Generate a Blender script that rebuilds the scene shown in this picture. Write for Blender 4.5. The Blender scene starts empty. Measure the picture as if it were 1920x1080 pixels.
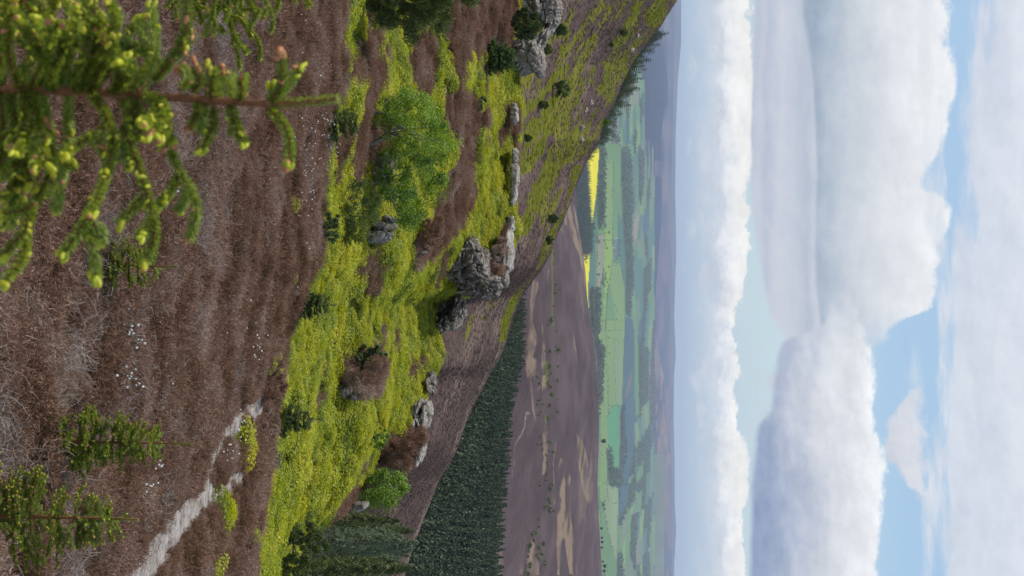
import bpy, math, random
import numpy as np
from mathutils import Vector, Matrix
from mathutils.bvhtree import BVHTree
S = bpy.context.scene
COL = S.collection
RNG = np.random.RandomState(7)
random.seed(7)

# ------------------------------------------------------------------ camera
FPX = 2667.0                       # focal length in pixels of the 1920 px photograph
PITCH = math.atan(298.0 / FPX)     # eye-level horizon
sp, cp = math.sin(PITCH), math.cos(PITCH)
FW = np.array([0, cp, -sp]); RT = np.array([0, sp, cp]); UPV = np.array([-1.0, 0, 0])
cam_d = bpy.data.cameras.new("camera"); cam = bpy.data.objects.new("camera", cam_d); COL.objects.link(cam)
cam.matrix_world = Matrix(((RT[0], UPV[0], -FW[0], 0), (RT[1], UPV[1], -FW[1], 0), (RT[2], UPV[2], -FW[2], 0), (0, 0, 0, 1)))
cam_d.sensor_fit = 'HORIZONTAL'; cam_d.sensor_width = 36.0; cam_d.lens = 36.0 * FPX / 1920.0
cam_d.clip_start = 0.05; cam_d.clip_end = 120000.0
cam_d.dof.use_dof = True; cam_d.dof.focus_distance = 60.0; cam_d.dof.aperture_fstop = 11.0
S.camera = cam

# ------------------------------------------------------------------ light
SUN_EL, SUN_AZ = 57.0, -78.0       # degrees; azimuth from +Y towards +X
SUNDIR = Vector((math.sin(math.radians(SUN_AZ)) * math.cos(math.radians(SUN_EL)),
                 math.cos(math.radians(SUN_AZ)) * math.cos(math.radians(SUN_EL)), math.sin(math.radians(SUN_EL))))
sl = bpy.data.lights.new("sun", 'SUN'); so = bpy.data.objects.new("sun", sl); COL.objects.link(so)
sl.energy = 3.8; sl.angle = math.radians(2.0); sl.color = (1.0, 0.95, 0.87)
so.rotation_euler = SUNDIR.to_track_quat('Z', 'Y').to_euler()
S.view_settings.view_transform = 'Standard'; S.view_settings.look = 'None'
S.view_settings.gamma = 1.0; S.view_settings.exposure = 0.0


def s2l(c):
    return tuple((x / 255 / 12.92) if x / 255 <= .04045 else ((x / 255 + .055) / 1.055) ** 2.4 for x in c)


# ---- tiny node-expression helper
class N:
    def __init__(s, t, sock): s.t = t; s.s = sock
    def _m(s, op, *o, clamp=False):
        n = s.t.nodes.new('ShaderNodeMath'); n.operation = op; n.use_clamp = clamp
        for i, v in enumerate((s,) + o):
            if isinstance(v, N): s.t.links.new(v.s, n.inputs[i])
            else: n.inputs[i].default_value = v
        return N(s.t, n.outputs[0])
    def __add__(s, o): return s._m('ADD', o)
    def __radd__(s, o): return s._m('ADD', o)
    def __sub__(s, o): return s._m('SUBTRACT', o)
    def __mul__(s, o): return s._m('MULTIPLY', o)
    def __rmul__(s, o): return s._m('MULTIPLY', o)
    def __truediv__(s, o): return s._m('DIVIDE', o)
    def clamp(s): return s._m('ADD', 0.0, clamp=True)
    def ramp(s, stops, interp='LINEAR'):
        n = s.t.nodes.new('ShaderNodeValToRGB'); s.t.links.new(s.s, n.inputs[0]); cr = n.color_ramp; cr.interpolation = interp
        while len(cr.elements) < len(stops): cr.elements.new(0.5)
        for e, (p, c) in zip(cr.elements, stops): e.position = p; e.color = (*c, 1)
        return N(s.t, n.outputs[0])
    def curve(s, pts, x0, x1, y0, y1):
        n = s.t.nodes.new('ShaderNodeFloatCurve')
        u = ((s - x0) / (x1 - x0)).clamp(); s.t.links.new(u.s, n.inputs['Value'])
        c = n.mapping.curves[0]; q = [((a - x0) / (x1 - x0), (b - y0) / (y1 - y0)) for a, b in pts]
        c.points[0].location = q[0]; c.points[1].location = q[-1]
        for a in q[1:-1]: c.points.new(*a)
        n.mapping.update()
        return N(s.t, n.outputs[0]) * (y1 - y0) + y0
    def smooth(s, a, b):
        n = s.t.nodes.new('ShaderNodeMapRange'); n.interpolation_type = 'SMOOTHSTEP'
        s.t.links.new(s.s, n.inputs[0]); n.inputs[1].default_value = a; n.inputs[2].default_value = b
        n.inputs[3].default_value = 0; n.inputs[4].default_value = 1
        return N(s.t, n.outputs[0])


def noise(t, vec, scale, detail=4, rough=0.55, dist=0.0, out=0):
    n = t.nodes.new('ShaderNodeTexNoise'); n.inputs['Scale'].default_value = scale
    n.inputs['Detail'].default_value = detail; n.inputs['Roughness'].default_value = rough; n.inputs['Distortion'].default_value = dist
    if vec is not None: t.links.new(vec.s, n.inputs['Vector'])
    return N(t, n.outputs[out])


def comb(t, *v):
    n = t.nodes.new('ShaderNodeCombineXYZ')
    for i, a in enumerate(v):
        if isinstance(a, N): t.links.new(a.s, n.inputs[i])
        else: n.inputs[i].default_value = a
    return N(t, n.outputs[0])


def mixc(t, f, a, b, mode='MIX'):
    n = t.nodes.new('ShaderNodeMix'); n.data_type = 'RGBA'; n.blend_type = mode
    for k, v in ((0, f), (6, a), (7, b)):
        if isinstance(v, N): t.links.new(v.s, n.inputs[k])
        elif k == 0: n.inputs[0].default_value = v
        else: n.inputs[k].default_value = (*v, 1)
    return N(t, n.outputs[2])


def hsv(t, col, h, s, v):
    n = t.nodes.new('ShaderNodeHueSaturation'); t.links.new(col.s, n.inputs['Color'])
    for k, a in (('Hue', h), ('Saturation', s), ('Value', v)):
        if isinstance(a, N): t.links.new(a.s, n.inputs[k])
        else: n.inputs[k].default_value = a
    return N(t, n.outputs[0])


# ------------------------------------------------------------------ sky
def ang(px, py):
    d = FW + (px - 960) / FPX * RT + (540 - py) / FPX * UPV
    d = d / np.linalg.norm(d)
    return math.degrees(math.atan2(d[0], d[1])), math.degrees(math.asin(d[2]))


def build_world():
    w = bpy.data.worlds.new("World"); S.world = w; w.use_nodes = True; t = w.node_tree
    for n in list(t.nodes): t.nodes.remove(n)
    tc = t.nodes.new('ShaderNodeTexCoord'); G = N(t, tc.outputs['Generated'])
    sx = t.nodes.new('ShaderNodeSeparateXYZ'); t.links.new(G.s, sx.inputs[0])
    x, y, z = (N(t, o) for o in sx.outputs)
    az = x._m('ARCTAN2', y) * (180 / math.pi); el = z._m('ARCSINE') * (180 / math.pi)
    # cloud noises in (azimuth, elevation) space, flattened towards the horizon
    v1 = comb(t, az, el * 2.2, 0.0)
    nA = noise(t, v1, .30, 7, .6) - .5           # billows
    nB = noise(t, comb(t, az * .35, el * 2.0, 3.0), .55, 5, .55) - .5      # long streaks
    nC = noise(t, comb(t, az, el * 1.4, 9.0), 1.3, 6, .62) - .5             # fine puffs
    nD = noise(t, comb(t, az, el, 21.0), .16, 4, .5) - .5
    nE = noise(t, comb(t, az, el, 27.0), 4.5, 5, .65) - .5
    def relief(sc, k, zz):       # the sunny side of each billow is brighter than its far side
        return (noise(t, comb(t, az, el * 1.5, zz), sc, 5, .6) - noise(t, comb(t, az + .30 / sc, el * 1.5 - .42 / sc, zz), sc, 5, .6)) * k
    emb = relief(.45, .42, 31.0) + relief(1.5, .20, 35.0)
    sk = t.nodes.new('ShaderNodeTexSky'); sk.sky_type = 'NISHITA'; sk.sun_disc = False
    sk.sun_elevation = math.radians(SUN_EL); sk.sun_rotation = math.radians(SUN_AZ); sk.air_density = 1.0; sk.dust_density = 1.5
    skc = N(t, sk.outputs[0]); STR = 0.10
    k = 1.0 / STR
    def L(c): return tuple(v * k for v in s2l(c))
    # clear air between the clouds: the sky texture, whitened low down by thin veil
    veil = el.ramp([(0, (0, 0, 0)), (1, (1, 1, 1))])
    base = ((el + nB * 1.0) / 20.0).clamp().ramp([(0.0, L((190, 208, 226))), (.06, L((194, 212, 228))), (.16, L((203, 224, 233))), (.24, L((205, 227, 235))),
                 (.33, L((190, 217, 237))), (.45, L((172, 206, 236))), (.62, L((176, 206, 236))), (1, L((168, 198, 230)))])
    cur = mixc(t, 0.88, skc, base)
    AZ0, AZ1 = -16.0, 16.0
    def edge(pts):
        q = [ang(px, py) for py, px in pts]
        return az.curve([(AZ0, q[0][1])] + q + [(AZ1, q[-1][1])], AZ0, AZ1, -5, 25)
    def eln(px): return ang(px, 540)[1]
    def layer(cur, lo, hi, slo, shi, na, nb, stops, tone=None, opac=1.0, left=None, right=None, rel=.55):
        e = el
        fl = (e + na * 1.0 - edge(lo)).smooth(-slo, slo); fh = (edge(hi) - e + nb * 1.0).smooth(-shi, shi)
        f = fl * fh * opac
        if left is not None: a, s_ = ang(1258, left)[0], 1.2; f = f * (az + nD * 3.0 - a).smooth(-s_, s_)
        if right is not None: a, s_ = ang(1258, right)[0], 1.2; f = f * ((az + nD * 3.0) * -1 + a).smooth(-s_, s_)
        tt = ((e + (tone if tone is not None else nA * .8)) / 16.0).clamp()
        c = tt.ramp([(eln(p) / 16.0, L(cc)) for p, cc in stops])
        if rel: c = hsv(t, c, .5, (emb * -1.0 + 1.0), (emb * rel + 1.0))
        return mixc(t, f.clamp(), cur, c)
    # thin low puffs just over the hills
    cur = mixc(t, (nC * 1.0 + nB * .8 - .02).smooth(0.0, .22) * (el - .3).smooth(-.3, .6) * (el * -1 + 2.6).smooth(-.6, .6) * .55, cur, L((232, 234, 238)))
    # first bank of white cloud
    cur = layer(cur, [(0, 1318), (540, 1322), (1080, 1325)], [(0, 1405), (150, 1412), (300, 1409), (360, 1397), (450, 1408), (540, 1390), (600, 1374), (700, 1386),
                (760, 1374), (800, 1382), (850, 1398), (1000, 1395), (1080, 1400)], 1.0, .07, nA * 1.4, nC * 1.1 + nA * .6,
                [(1290, (196, 210, 224)), (1345, (214, 219, 228)), (1362, (236, 238, 241)), (1385, (250, 249, 245)), (1405, (246, 245, 242))], nC * 1.8 + nA * .8, rel=.9)
    # grey-blue layered stratus on the left, its base ruled in bands
    cur = layer(cur, [(0, 1409), (280, 1410), (420, 1418), (560, 1440), (700, 1500), (1080, 1560)],
                [(0, 1600), (540, 1600), (620, 1560), (700, 1540), (1080, 1500)], .15, .8, nB * .5, nA * 2.0,
                [(1410, (190, 196, 212)), (1425, (201, 205, 217)), (1434, (188, 195, 212)), (1460, (208, 211, 222)), (1490, (200, 206, 218)), (1510, (186, 195, 210)), (1524, (204, 209, 219)),
                 (1545, (205, 211, 220)), (1600, (214, 219, 227))], nB * .9 + nA * .5, .96, right=760, rel=.35)
    cur = layer(cur, [(0, 1505), (120, 1520), (250, 1528), (420, 1528), (540, 1530), (620, 1540), (1080, 1560)],
                [(0, 1777), (70, 1775), (120, 1782), (165, 1800), (215, 1778), (270, 1768), (310, 1745), (345, 1735), (385, 1780), (430, 1772), (450, 1755), (480, 1752), (540, 1752), (580, 1738),
                 (600, 1690), (640, 1650), (1080, 1560)], .12, .18, nB * .3, nC * .8 + nA * 1.1 + nE * .25,
                [(1528, (160, 175, 193)), (1550, (178, 191, 206)), (1590, (200, 208, 218)), (1640, (216, 220, 228)), (1700, (231, 234, 238)), (1780, (241, 243, 246))], nA * 1.3 + nC * .7 + nD * 1.0, 1.0, right=640)
    # torn grey fragments in the blue gap between the bank and the higher cloud
    cur = mixc(t, (nA * 1.2 + nC * .9 + nB * .6 + .02).smooth(0.0, .26) * (el - eln(1405)).smooth(-.3, .5) * (el * -1 + eln(1520)).smooth(-.4, .8) * (az - ang(1258, 330)[0]).smooth(-2, 2) * .8, cur, L((206, 209, 221)))
    # big cumulus on the right
    cur = layer(cur, [(540, 1560), (610, 1540), (640, 1470), (700, 1455), (770, 1445), (800, 1424), (850, 1416), (1080, 1408)],
                [(540, 1580), (600, 1612), (650, 1626), (700, 1640), (750, 1636), (800, 1640), (870, 1655), (950, 1650), (1000, 1652), (1080, 1646)], .16, .16, nA * .5, nC * .8 + nA * .9 + nE * .25,
                [(1412, (146, 160, 192)), (1445, (160, 173, 199)), (1490, (190, 198, 214)), (1540, (212, 216, 225)), (1600, (228, 231, 236)), (1645, (244, 247, 250))], nA * 2.4 + nC * 1.0 + nD * 1.5, 1.0, left=590, rel=.8)
    # small cloud in the blue and the high veils
    cur = layer(cur, [(700, 1735), (760, 1690), (800, 1668), (860, 1672), (900, 1700), (940, 1735), (1080, 1760)], [(700, 1732), (760, 1725), (860, 1735), (940, 1732), (1080, 1740)], .2, .25, nC * 1.2, nC * 1.2,
                [(1660, (214, 217, 226)), (1740, (222, 224, 231))], None, .95, left=700)
    cur = layer(cur, [(0, 1822), (300, 1806), (540, 1772), (700, 1772), (900, 1758), (1080, 1755)], [(0, 2400), (1080, 2400)], .5, 2, nB * 4.2 + nA * 1.0, nA,
                [(1740, (222, 227, 235)), (1830, (216, 220, 231)), (1920, (228, 231, 238))], nA * 4, .85)
    cur = mixc(t, (nB * 1.4 + nA * .3 - .03).smooth(0, .25) * (el - eln(1700)).smooth(-.5, .5) * .6, cur, L((222, 228, 236)))
    bg = t.nodes.new('ShaderNodeBackground'); bg.inputs[1].default_value = STR; t.links.new(cur.s, bg.inputs[0])
    out = t.nodes.new('ShaderNodeOutputWorld'); t.links.new(bg.outputs[0], out.inputs[0])


build_world()

# ------------------------------------------------------------------ pixel <-> world helpers
def at(px, py, Y):
    """point at forward distance Y on the line of sight through a pixel of the photograph"""
    px = np.asarray(px, float); py = np.asarray(py, float); Y = np.asarray(Y, float)
    cx = (px - 960) / FPX; cy = (540 - py) / FPX
    d = FW[None] * 1.0 + np.multiply.outer(cx, RT).reshape(-1, 3) + np.multiply.outer(cy, UPV).reshape(-1, 3) if px.ndim else FW + cx * RT + cy * UPV
    if px.ndim: return d * (Y.reshape(-1) / d[:, 1])[:, None]
    return d * (Y / d[1])


def proj(P):
    P = np.atleast_2d(P); dz = P @ FW
    dz = np.where(dz < 1e-3, 1e-3, dz)
    return 960 + FPX * (P @ RT) / dz, 540 - FPX * (P @ UPV) / dz


# ---- numpy gradient-free value noise
def _h(i, j, k, s):
    n = (i * 73856093) ^ (j * 19349663) ^ (k * 83492791) ^ (s * 2654435)
    n = (n ^ (n >> 13)) * 1274126177 & 0x7fffffff
    n = (n ^ (n >> 16)) * 668265263 & 0x7fffffff
    return (n & 0xffffff) / float(0xffffff) * 2 - 1


def vnoise(P, s=0):
    P = np.asarray(P, float); F = np.floor(P).astype(np.int64); f = P - F; u = f * f * f * (f * (f * 6 - 15) + 10)
    r = 0
    for a in (0, 1):
        for b in (0, 1):
            for c in (0, 1):
                w = (u[:, 0] if a else 1 - u[:, 0]) * (u[:, 1] if b else 1 - u[:, 1]) * (u[:, 2] if c else 1 - u[:, 2])
                r = r + w * _h(F[:, 0] + a, F[:, 1] + b, F[:, 2] + c, s)
    return r


def fbm(P, oct=4, s=0, gain=.5):
    P = np.asarray(P, float); r = 0; a = 1; tot = 0
    for o in range(oct):
        r = r + a * vnoise(P * 2 ** o + 17.3 * o, s + o); tot += a; a *= gain
    return r / tot


def inpoly(px, py, poly):
    r = np.zeros(px.shape, bool); n = len(poly)
    for i in range(n):
        x1, y1 = poly[i]; x2, y2 = poly[(i + 1) % n]
        if y1 == y2: continue
        c = ((y1 > py) != (y2 > py)) & (px < (x2 - x1) * (py - y1) / (y2 - y1) + x1)
        r ^= c
    return r


def curve(pts, sm=0):
    a = np.array(sorted(pts), float)
    if not sm: return lambda py: np.interp(py, a[:, 0], a[:, 1])
    x = np.arange(-900, 2000, 2.0); y = np.interp(x, a[:, 0], a[:, 1]); k = np.exp(-(np.arange(-3 * sm, 3 * sm + 1, 2.0) / sm) ** 2 / 2); k /= k.sum()
    y = np.convolve(np.pad(y, len(k) // 2, 'edge'), k, 'valid')[:len(x)]
    return lambda py: np.interp(py, x, y)


# ------------------------------------------------------------------ materials
MATS = {}
def newmat(name):
    m = bpy.data.materials.new(name); m.use_nodes = True; t = m.node_tree
    for n in list(t.nodes): t.nodes.remove(n)
    MATS[name] = m
    return m, t


def finish(t, shader):
    o = t.nodes.new('ShaderNodeOutputMaterial'); t.links.new(shader, o.inputs[0])


def principled(t, col, rough=.9, bump=None, bdist=.02, bstr=.5, spec=.2):
    b = t.nodes.new('ShaderNodeBsdfPrincipled'); b.inputs['Roughness'].default_value = rough
    b.inputs['Specular IOR Level'].default_value = spec
    if isinstance(col, N): t.links.new(col.s, b.inputs['Base Color'])
    else: b.inputs['Base Color'].default_value = (*col, 1)
    if bump is not None:
        n = t.nodes.new('ShaderNodeBump'); n.inputs['Distance'].default_value = bdist; n.inputs['Strength'].default_value = bstr
        t.links.new(bump.s, n.inputs['Height']); t.links.new(n.outputs[0], b.inputs['Normal'])
    return b.outputs[0]


def geopos(t): return N(t, t.nodes.new('ShaderNodeNewGeometry').outputs['Position'])
def attr(t, name, out=0):
    n = t.nodes.new('ShaderNodeAttribute'); n.attribute_name = name
    return N(t, n.outputs[out])
def objrnd(t): return N(t, t.nodes.new('ShaderNodeObjectInfo').outputs['Random'])


def leafmat(name, cols, trans=.45, scale=.8, rough=.55, vr=.5, spec=.25, gloss=True):
    """leaves: colour ramp driven by patchy world noise and by a per-leaf random attribute"""
    m, t = newmat(name)
    p = geopos(t); n1 = noise(t, p, scale, 3, .6); r = attr(t, 'rnd', 2)
    f = (n1 - .5) * 1.5 + .5 + (r - .5) * .34 + (objrnd(t) - .5) * .35
    k = len(cols); c = f.clamp().ramp([(.12 + .76 * i / max(1, k - 1), cc) for i, cc in enumerate(cols)])
    c = hsv(t, c, .5, 1.0, (r - .5) * vr + 1.0)
    d = t.nodes.new('ShaderNodeBsdfDiffuse'); t.links.new(c.s, d.inputs[0])
    tr = t.nodes.new('ShaderNodeBsdfTranslucent'); c2 = hsv(t, c, .49, 1.1, 1.15); t.links.new(c2.s, tr.inputs[0])
    mx = t.nodes.new('ShaderNodeMixShader'); mx.inputs[0].default_value = trans
    t.links.new(d.outputs[0], mx.inputs[1]); t.links.new(tr.outputs[0], mx.inputs[2])
    g = t.nodes.new('ShaderNodeBsdfGlossy'); g.inputs['Roughness'].default_value = rough; g.inputs[0].default_value = (1, 1, 1, 1)
    m2 = t.nodes.new('ShaderNodeMixShader'); m2.inputs[0].default_value = .03 if gloss else 0
    t.links.new(mx.outputs[0], m2.inputs[1]); t.links.new(g.outputs[0], m2.inputs[2])
    finish(t, m2.outputs[0]); return m


BILB = leafmat('bilberry_leaf', [(.085, .13, .005), (.27, .32, .006), (.41, .425, .008), (.48, .43, .012)], .48, .6, vr=.22)
HEATH = leafmat('heather_twig', [(.075, .052, .026), (.225, .130, .082), (.31, .195, .140), (.40, .31, .25)], .25, .9, vr=.35, gloss=False)
DEAD = leafmat('bleached_twig', [(.16, .125, .10), (.26, .215, .185), (.36, .31, .28)], .15, .9, gloss=False)
STRAW = leafmat('dry_straw', [(.20, .13, .085), (.27, .18, .12)], .2, .9, gloss=False)
COTTON = leafmat('cotton_head', [(.72, .72, .70), (.80, .80, .78)], .3, gloss=False)
NEEDLE = leafmat('spruce_needle', [(.125, .175, .032), (.215, .28, .042), (.33, .395, .055)], .42, 2.5)
NEEDLE_B = leafmat('spruce_needle_bluish', [(.05, .09, .03), (.08, .135, .04), (.13, .20, .05)], .35, 7.0)
BUD = leafmat('spruce_bud', [(.42, .50, .02), (.60, .62, .03), (.62, .55, .05)], .45, 3)
BUDCAP = leafmat('bud_scale', [(.45, .17, .07), (.60, .28, .12)], .3, 3)
ROWAN = leafmat('rowan_leaf', [(.06, .14, .010), (.15, .26, .014), (.27, .37, .02)], .36, 1.4)
BUSHLEAF = leafmat('bright_leaf', [(.06, .14, .010), (.12, .22, .014), (.19, .30, .02)], .42, .9)
OLIVE = leafmat('pine_needle', [(.05, .075, .018), (.085, .115, .025), (.14, .165, .035)], .2, .7)
LARCH = leafmat('larch_needle', [(.05, .085, .018), (.09, .13, .024), (.14, .18, .034)], .35, 1.0)
FORN = leafmat('forest_needle', [(.035, .055, .028), (.06, .088, .04), (.095, .125, .055)], .15, .03)
FORP = leafmat('pale_forest_needle', [(.11, .14, .08), (.15, .19, .105), (.20, .24, .13)], .3, .08)
FARLEAF = leafmat('far_leaf', [(.03, .055, .03), (.07, .10, .045), (.13, .16, .065), (.17, .165, .11)], .15, .012)


def barkmat():
    m, t = newmat('bark'); p = geopos(t); n = noise(t, p, 25, 5, .6)
    c = n.ramp([(.3, (.05, .035, .025)), (.7, (.17, .13, .10))]); finish(t, principled(t, c, .95, n, .01, .6)); return m
BARK = barkmat()
def redbark():
    m, t = newmat('young_bark'); p = geopos(t); n = noise(t, p, 160, 4, .6)
    c = n.ramp([(.3, (.12, .05, .022)), (.7, (.27, .115, .05))]); finish(t, principled(t, c, .8, n, .002, .5)); return m
YBARK = redbark()
def palebark():
    m, t = newmat('pale_bark'); p = geopos(t); n = noise(t, p, 14, 5, .6)
    c = n.ramp([(.35, (.10, .09, .075)), (.7, (.30, .28, .25))]); finish(t, principled(t, c, .95, n, .01, .6)); return m
PBARK = palebark()


def rockmat():
    m, t = newmat('gritstone'); p = geopos(t); tc = N(t, t.nodes.new('ShaderNodeTexCoord').outputs['Object'])
    n1 = noise(t, p, 1.1, 6, .62); n2 = noise(t, p, 8, 6, .7)
    mp = t.nodes.new('ShaderNodeMapping'); mp.inputs['Scale'].default_value = (1.2, 1.2, 9); t.links.new(p.s, mp.inputs[0])
    n3 = noise(t, N(t, mp.outputs[0]), 1.3, 5, .6, .6)
    c = (n1 * .5 + n2 * .35 + n3 * .15 + attr(t, 'lift', 2)).ramp([(.28, (.06, .048, .038)), (.44, (.15, .125, .10)), (.55, (.25, .215, .18)), (.70, (.43, .39, .34))])
    lich = noise(t, p, 4.5, 8, .75).smooth(.545, .60)
    c = mixc(t, lich * attr(t, 'lichen', 2) * .85, c, (.62, .60, .57))
    finish(t, principled(t, c, .95, n1 * .5 + n2 * .8 + n3 * .6, .16, 1.0)); return m
ROCK = rockmat()


def groundmat(name, scale=1.0, bump=.05, amt=.5, contrast=1.0, stretch=(1, 1, 1)):
    """albedo from the painted vegetation map ('Col'), broken up by noise at several sizes"""
    m, t = newmat(name); p = geopos(t)
    mp = t.nodes.new('ShaderNodeMapping'); mp.inputs['Scale'].default_value = stretch; t.links.new(p.s, mp.inputs[0]); q = N(t, mp.outputs[0])
    a = noise(t, q, scale, 6, .68); b = noise(t, q, scale * .12, 4, .6)
    c = attr(t, 'Col', 0)
    v = (a - .5) * amt * 2.6 + (b - .5) * amt + 1.0
    c = hsv(t, c, .5, 1.0, v)
    finish(t, principled(t, c, 1.0, a, bump, contrast, 0.0)); return m


# ------------------------------------------------------------------ mesh builder
class MB:
    def __init__(s): s.v = []; s.f = []; s.m = []; s.n = 0
    def add(s, v, f, mat=0):
        v = np.asarray(v, float).reshape(-1, 3); f = np.asarray(f, np.int64)
        s.v.append(v); s.f.append(f + s.n); s.m.append(np.full(len(f), mat)); s.n += len(v)
    def mesh(s, name, mats, smooth=False, rnd=True, attrs=None):
        me = bpy.data.meshes.new(name); V = np.concatenate(s.v)
        me.vertices.add(len(V)); me.vertices.foreach_set('co', V.ravel())
        tot = np.concatenate([np.full(len(f), f.shape[1]) for f in s.f]); lp = np.concatenate([f.ravel() for f in s.f])
        me.loops.add(len(lp)); me.loops.foreach_set('vertex_index', lp)
        me.polygons.add(len(tot)); st = np.concatenate([[0], np.cumsum(tot)[:-1]])
        me.polygons.foreach_set('loop_start', st); me.polygons.foreach_set('loop_total', tot)
        me.polygons.foreach_set('material_index', np.concatenate(s.m).astype(np.int32))
        me.polygons.foreach_set('use_smooth', np.full(len(tot), smooth))
        me.update(calc_edges=True)
        if rnd:
            a = me.attributes.new('rnd', 'FLOAT', 'FACE'); a.data.foreach_set('value', np.random.RandomState(3).rand(len(tot)))
        for k, val in (attrs or {}).items():
            a = me.attributes.new(k, 'FLOAT', 'POINT'); a.data.foreach_set('value', np.asarray(val, float))
        for m in mats: me.materials.append(m)
        return me


def link(name, me, parent=None):
    o = bpy.data.objects.new(name, me); COL.objects.link(o)
    if parent is not None: o.parent = parent
    return o


def tag(o, label=None, cat=None, group=None, kind=None):
    for k, v in (('label', label), ('category', cat), ('group', group), ('kind', kind)):
        if v: o[k] = v
    return o


def empty(name, loc, label, cat, group=None, rz=0):
    o = bpy.data.objects.new(name, None); COL.objects.link(o); o.location = tuple(loc); o.rotation_euler = (0, 0, rz)
    return tag(o, label, cat, group)


def dup(root, loc, rz, sc, label, group):
    r = root.copy(); COL.objects.link(r); r.location = tuple(loc); r.rotation_euler = (0, 0, rz); r.scale = (sc, sc, sc)
    r['label'] = label; r['group'] = group
    for ch in list(root.children):
        c = ch.copy(); COL.objects.link(c); c.parent = r
    return r


def unit(v): v = np.asarray(v, float); return v / (np.linalg.norm(v, axis=-1, keepdims=True) + 1e-9)


def tube(mb, pts, r0, r1, k=6, mat=0):
    pts = np.asarray(pts, float); n = len(pts); T = unit(np.gradient(pts, axis=0)); ref = np.array([.31, .2, .93])
    A = unit(np.cross(T, ref)); B = np.cross(T, A); r = np.linspace(r0, r1, n)
    a = np.arange(k) * 2 * math.pi / k
    V = pts[:, None] + r[:, None, None] * (np.cos(a)[None, :, None] * A[:, None] + np.sin(a)[None, :, None] * B[:, None])
    i = np.arange(n - 1)[:, None] * k; j = np.arange(k)[None]; j2 = (j + 1) % k
    f = np.stack([i + j, i + j2, i + k + j2, i + k + j], -1).reshape(-1, 4)
    mb.add(V.reshape(-1, 3), f, mat)
    mb.add(V[-1], np.arange(k)[None], mat)


def spline(pts, n):
    """smooth resample of a polyline"""
    pts = np.asarray(pts, float); m = len(pts)
    if m == 2: return pts[0] + (pts[1] - pts[0]) * np.linspace(0, 1, n)[:, None]
    P = np.vstack([2 * pts[0] - pts[1], pts, 2 * pts[-1] - pts[-2]]); u = np.linspace(0, m - 1 - 1e-6, n); i = u.astype(int); t = (u - i)[:, None]
    a, b, c, d = P[i], P[i + 1], P[i + 2], P[i + 3]
    return .5 * (2 * b + (c - a) * t + (2 * a - 5 * b + 4 * c - d) * t * t + (3 * b - a - 3 * c + d) * t ** 3)


# ------------------------------------------------------------------ terrain sheets
def sheet(cols, rows, nsub, bump):
    """rows: list of (px(py) or None, Y(py), z or None). returns vertex grid (R, C, 3)"""
    pys = np.asarray(cols, float); ctl = []
    for fpx, fY, fz in rows:
        Y = fY(pys) if callable(fY) else np.full(pys.shape, float(fY))
        if fpx is not None:
            ctl.append(at(fpx(pys) if callable(fpx) else np.full(pys.shape, float(fpx)), pys, Y))
        else:
            p = at(np.full(pys.shape, 900.), pys, np.maximum(Y, .5)); p[:, 1] = Y
            p[:, 2] = fz(pys) if callable(fz) else fz
            ctl.append(p)
    ctl = np.array(ctl); out = []
    for i in range(len(ctl) - 1):
        n = nsub[i] if isinstance(nsub, (list, tuple)) else nsub
        for k in range(n): out.append(ctl[i] + (ctl[i + 1] - ctl[i]) * (k / n))
    out.append(ctl[-1]); G = np.array(out)
    if bump: G[:, :, 2] += bump(G.reshape(-1, 3)).reshape(G.shape[:2])
    return G


def smoothrows(G, it=3):
    for _ in range(it):
        H = G.copy(); H[1:-1] = (G[:-2] + 2 * G[1:-1] + G[2:]) / 4; G = H
    return G


def gridfaces(R, C):
    i = np.arange(R - 1)[:, None] * C; j = np.arange(C - 1)[None]
    return np.stack([i + j, i + j + 1, i + C + j + 1, i + C + j], -1).reshape(-1, 4)


def terrain(name, G, color, mat, keep=None, parent=None):
    R, C = G.shape[:2]; F = gridfaces(R, C)
    if keep is not None: F = F[keep]
    mb = MB(); mb.add(G.reshape(-1, 3), F); me = mb.mesh(name, [mat], True, False)
    a = me.color_attributes.new('Col', 'FLOAT_COLOR', 'POINT'); c = np.ones((R * C, 4)); c[:, :3] = color
    a.data.foreach_set('color', c.ravel())
    o = link(name, me); tag(o, kind='structure'); return o


def bvh(G):
    R, C = G.shape[:2]
    return BVHTree.FromPolygons([tuple(v) for v in G.reshape(-1, 3)], [tuple(int(k) for k in f) for f in gridfaces(R, C)])


class Ground:
    def __init__(s, G): s.G = G; s.b = bvh(G)
    def hit(s, px, py):
        d = at(float(px), float(py), 1.0); d = d / np.linalg.norm(d)
        r = s.b.ray_cast(Vector((0, 0, 0)), Vector(d)); return None if r[0] is None else np.array(r[0])
    def drop(s, x, y):
        r = s.b.ray_cast(Vector((x, y, 500)), Vector((0, 0, -1))); return None if r[0] is None else np.array(r[0])


# near hill: heather shelf, bilberry slope and crag edge
H_ = curve([(-700, 640), (-100, 640), (60, 632), (150, 640), (200, 622), (300, 602), (400, 596), (480, 596), (560, 560), (660, 536), (750, 518), (850, 500), (950, 490), (1080, 470), (1300, 440), (1800, 400)], 14)
H_Y = curve([(-700, 32), (540, 30), (1080, 28), (1800, 26)], 60)
C_ = curve([(-700, 1000), (0, 985), (100, 968), (300, 968), (380, 968), (440, 962), (500, 952), (520, 935), (545, 865), (560, 832), (600, 824), (690, 822), (705, 800), (760, 788), (830, 778), (870, 735), (890, 705), (940, 640), (1000, 562), (1080, 520), (1300, 470), (1800, 420)], 6)
_cx = np.arange(-700, 1801, 10.); C2_ = curve(list(zip(_cx, C_(_cx))), 45)
C_Y = curve([(-700, 70), (0, 68), (450, 66), (600, 62), (800, 55), (900, 50), (1000, 43), (1080, 39), (1400, 34), (1800, 32)], 50)
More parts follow.
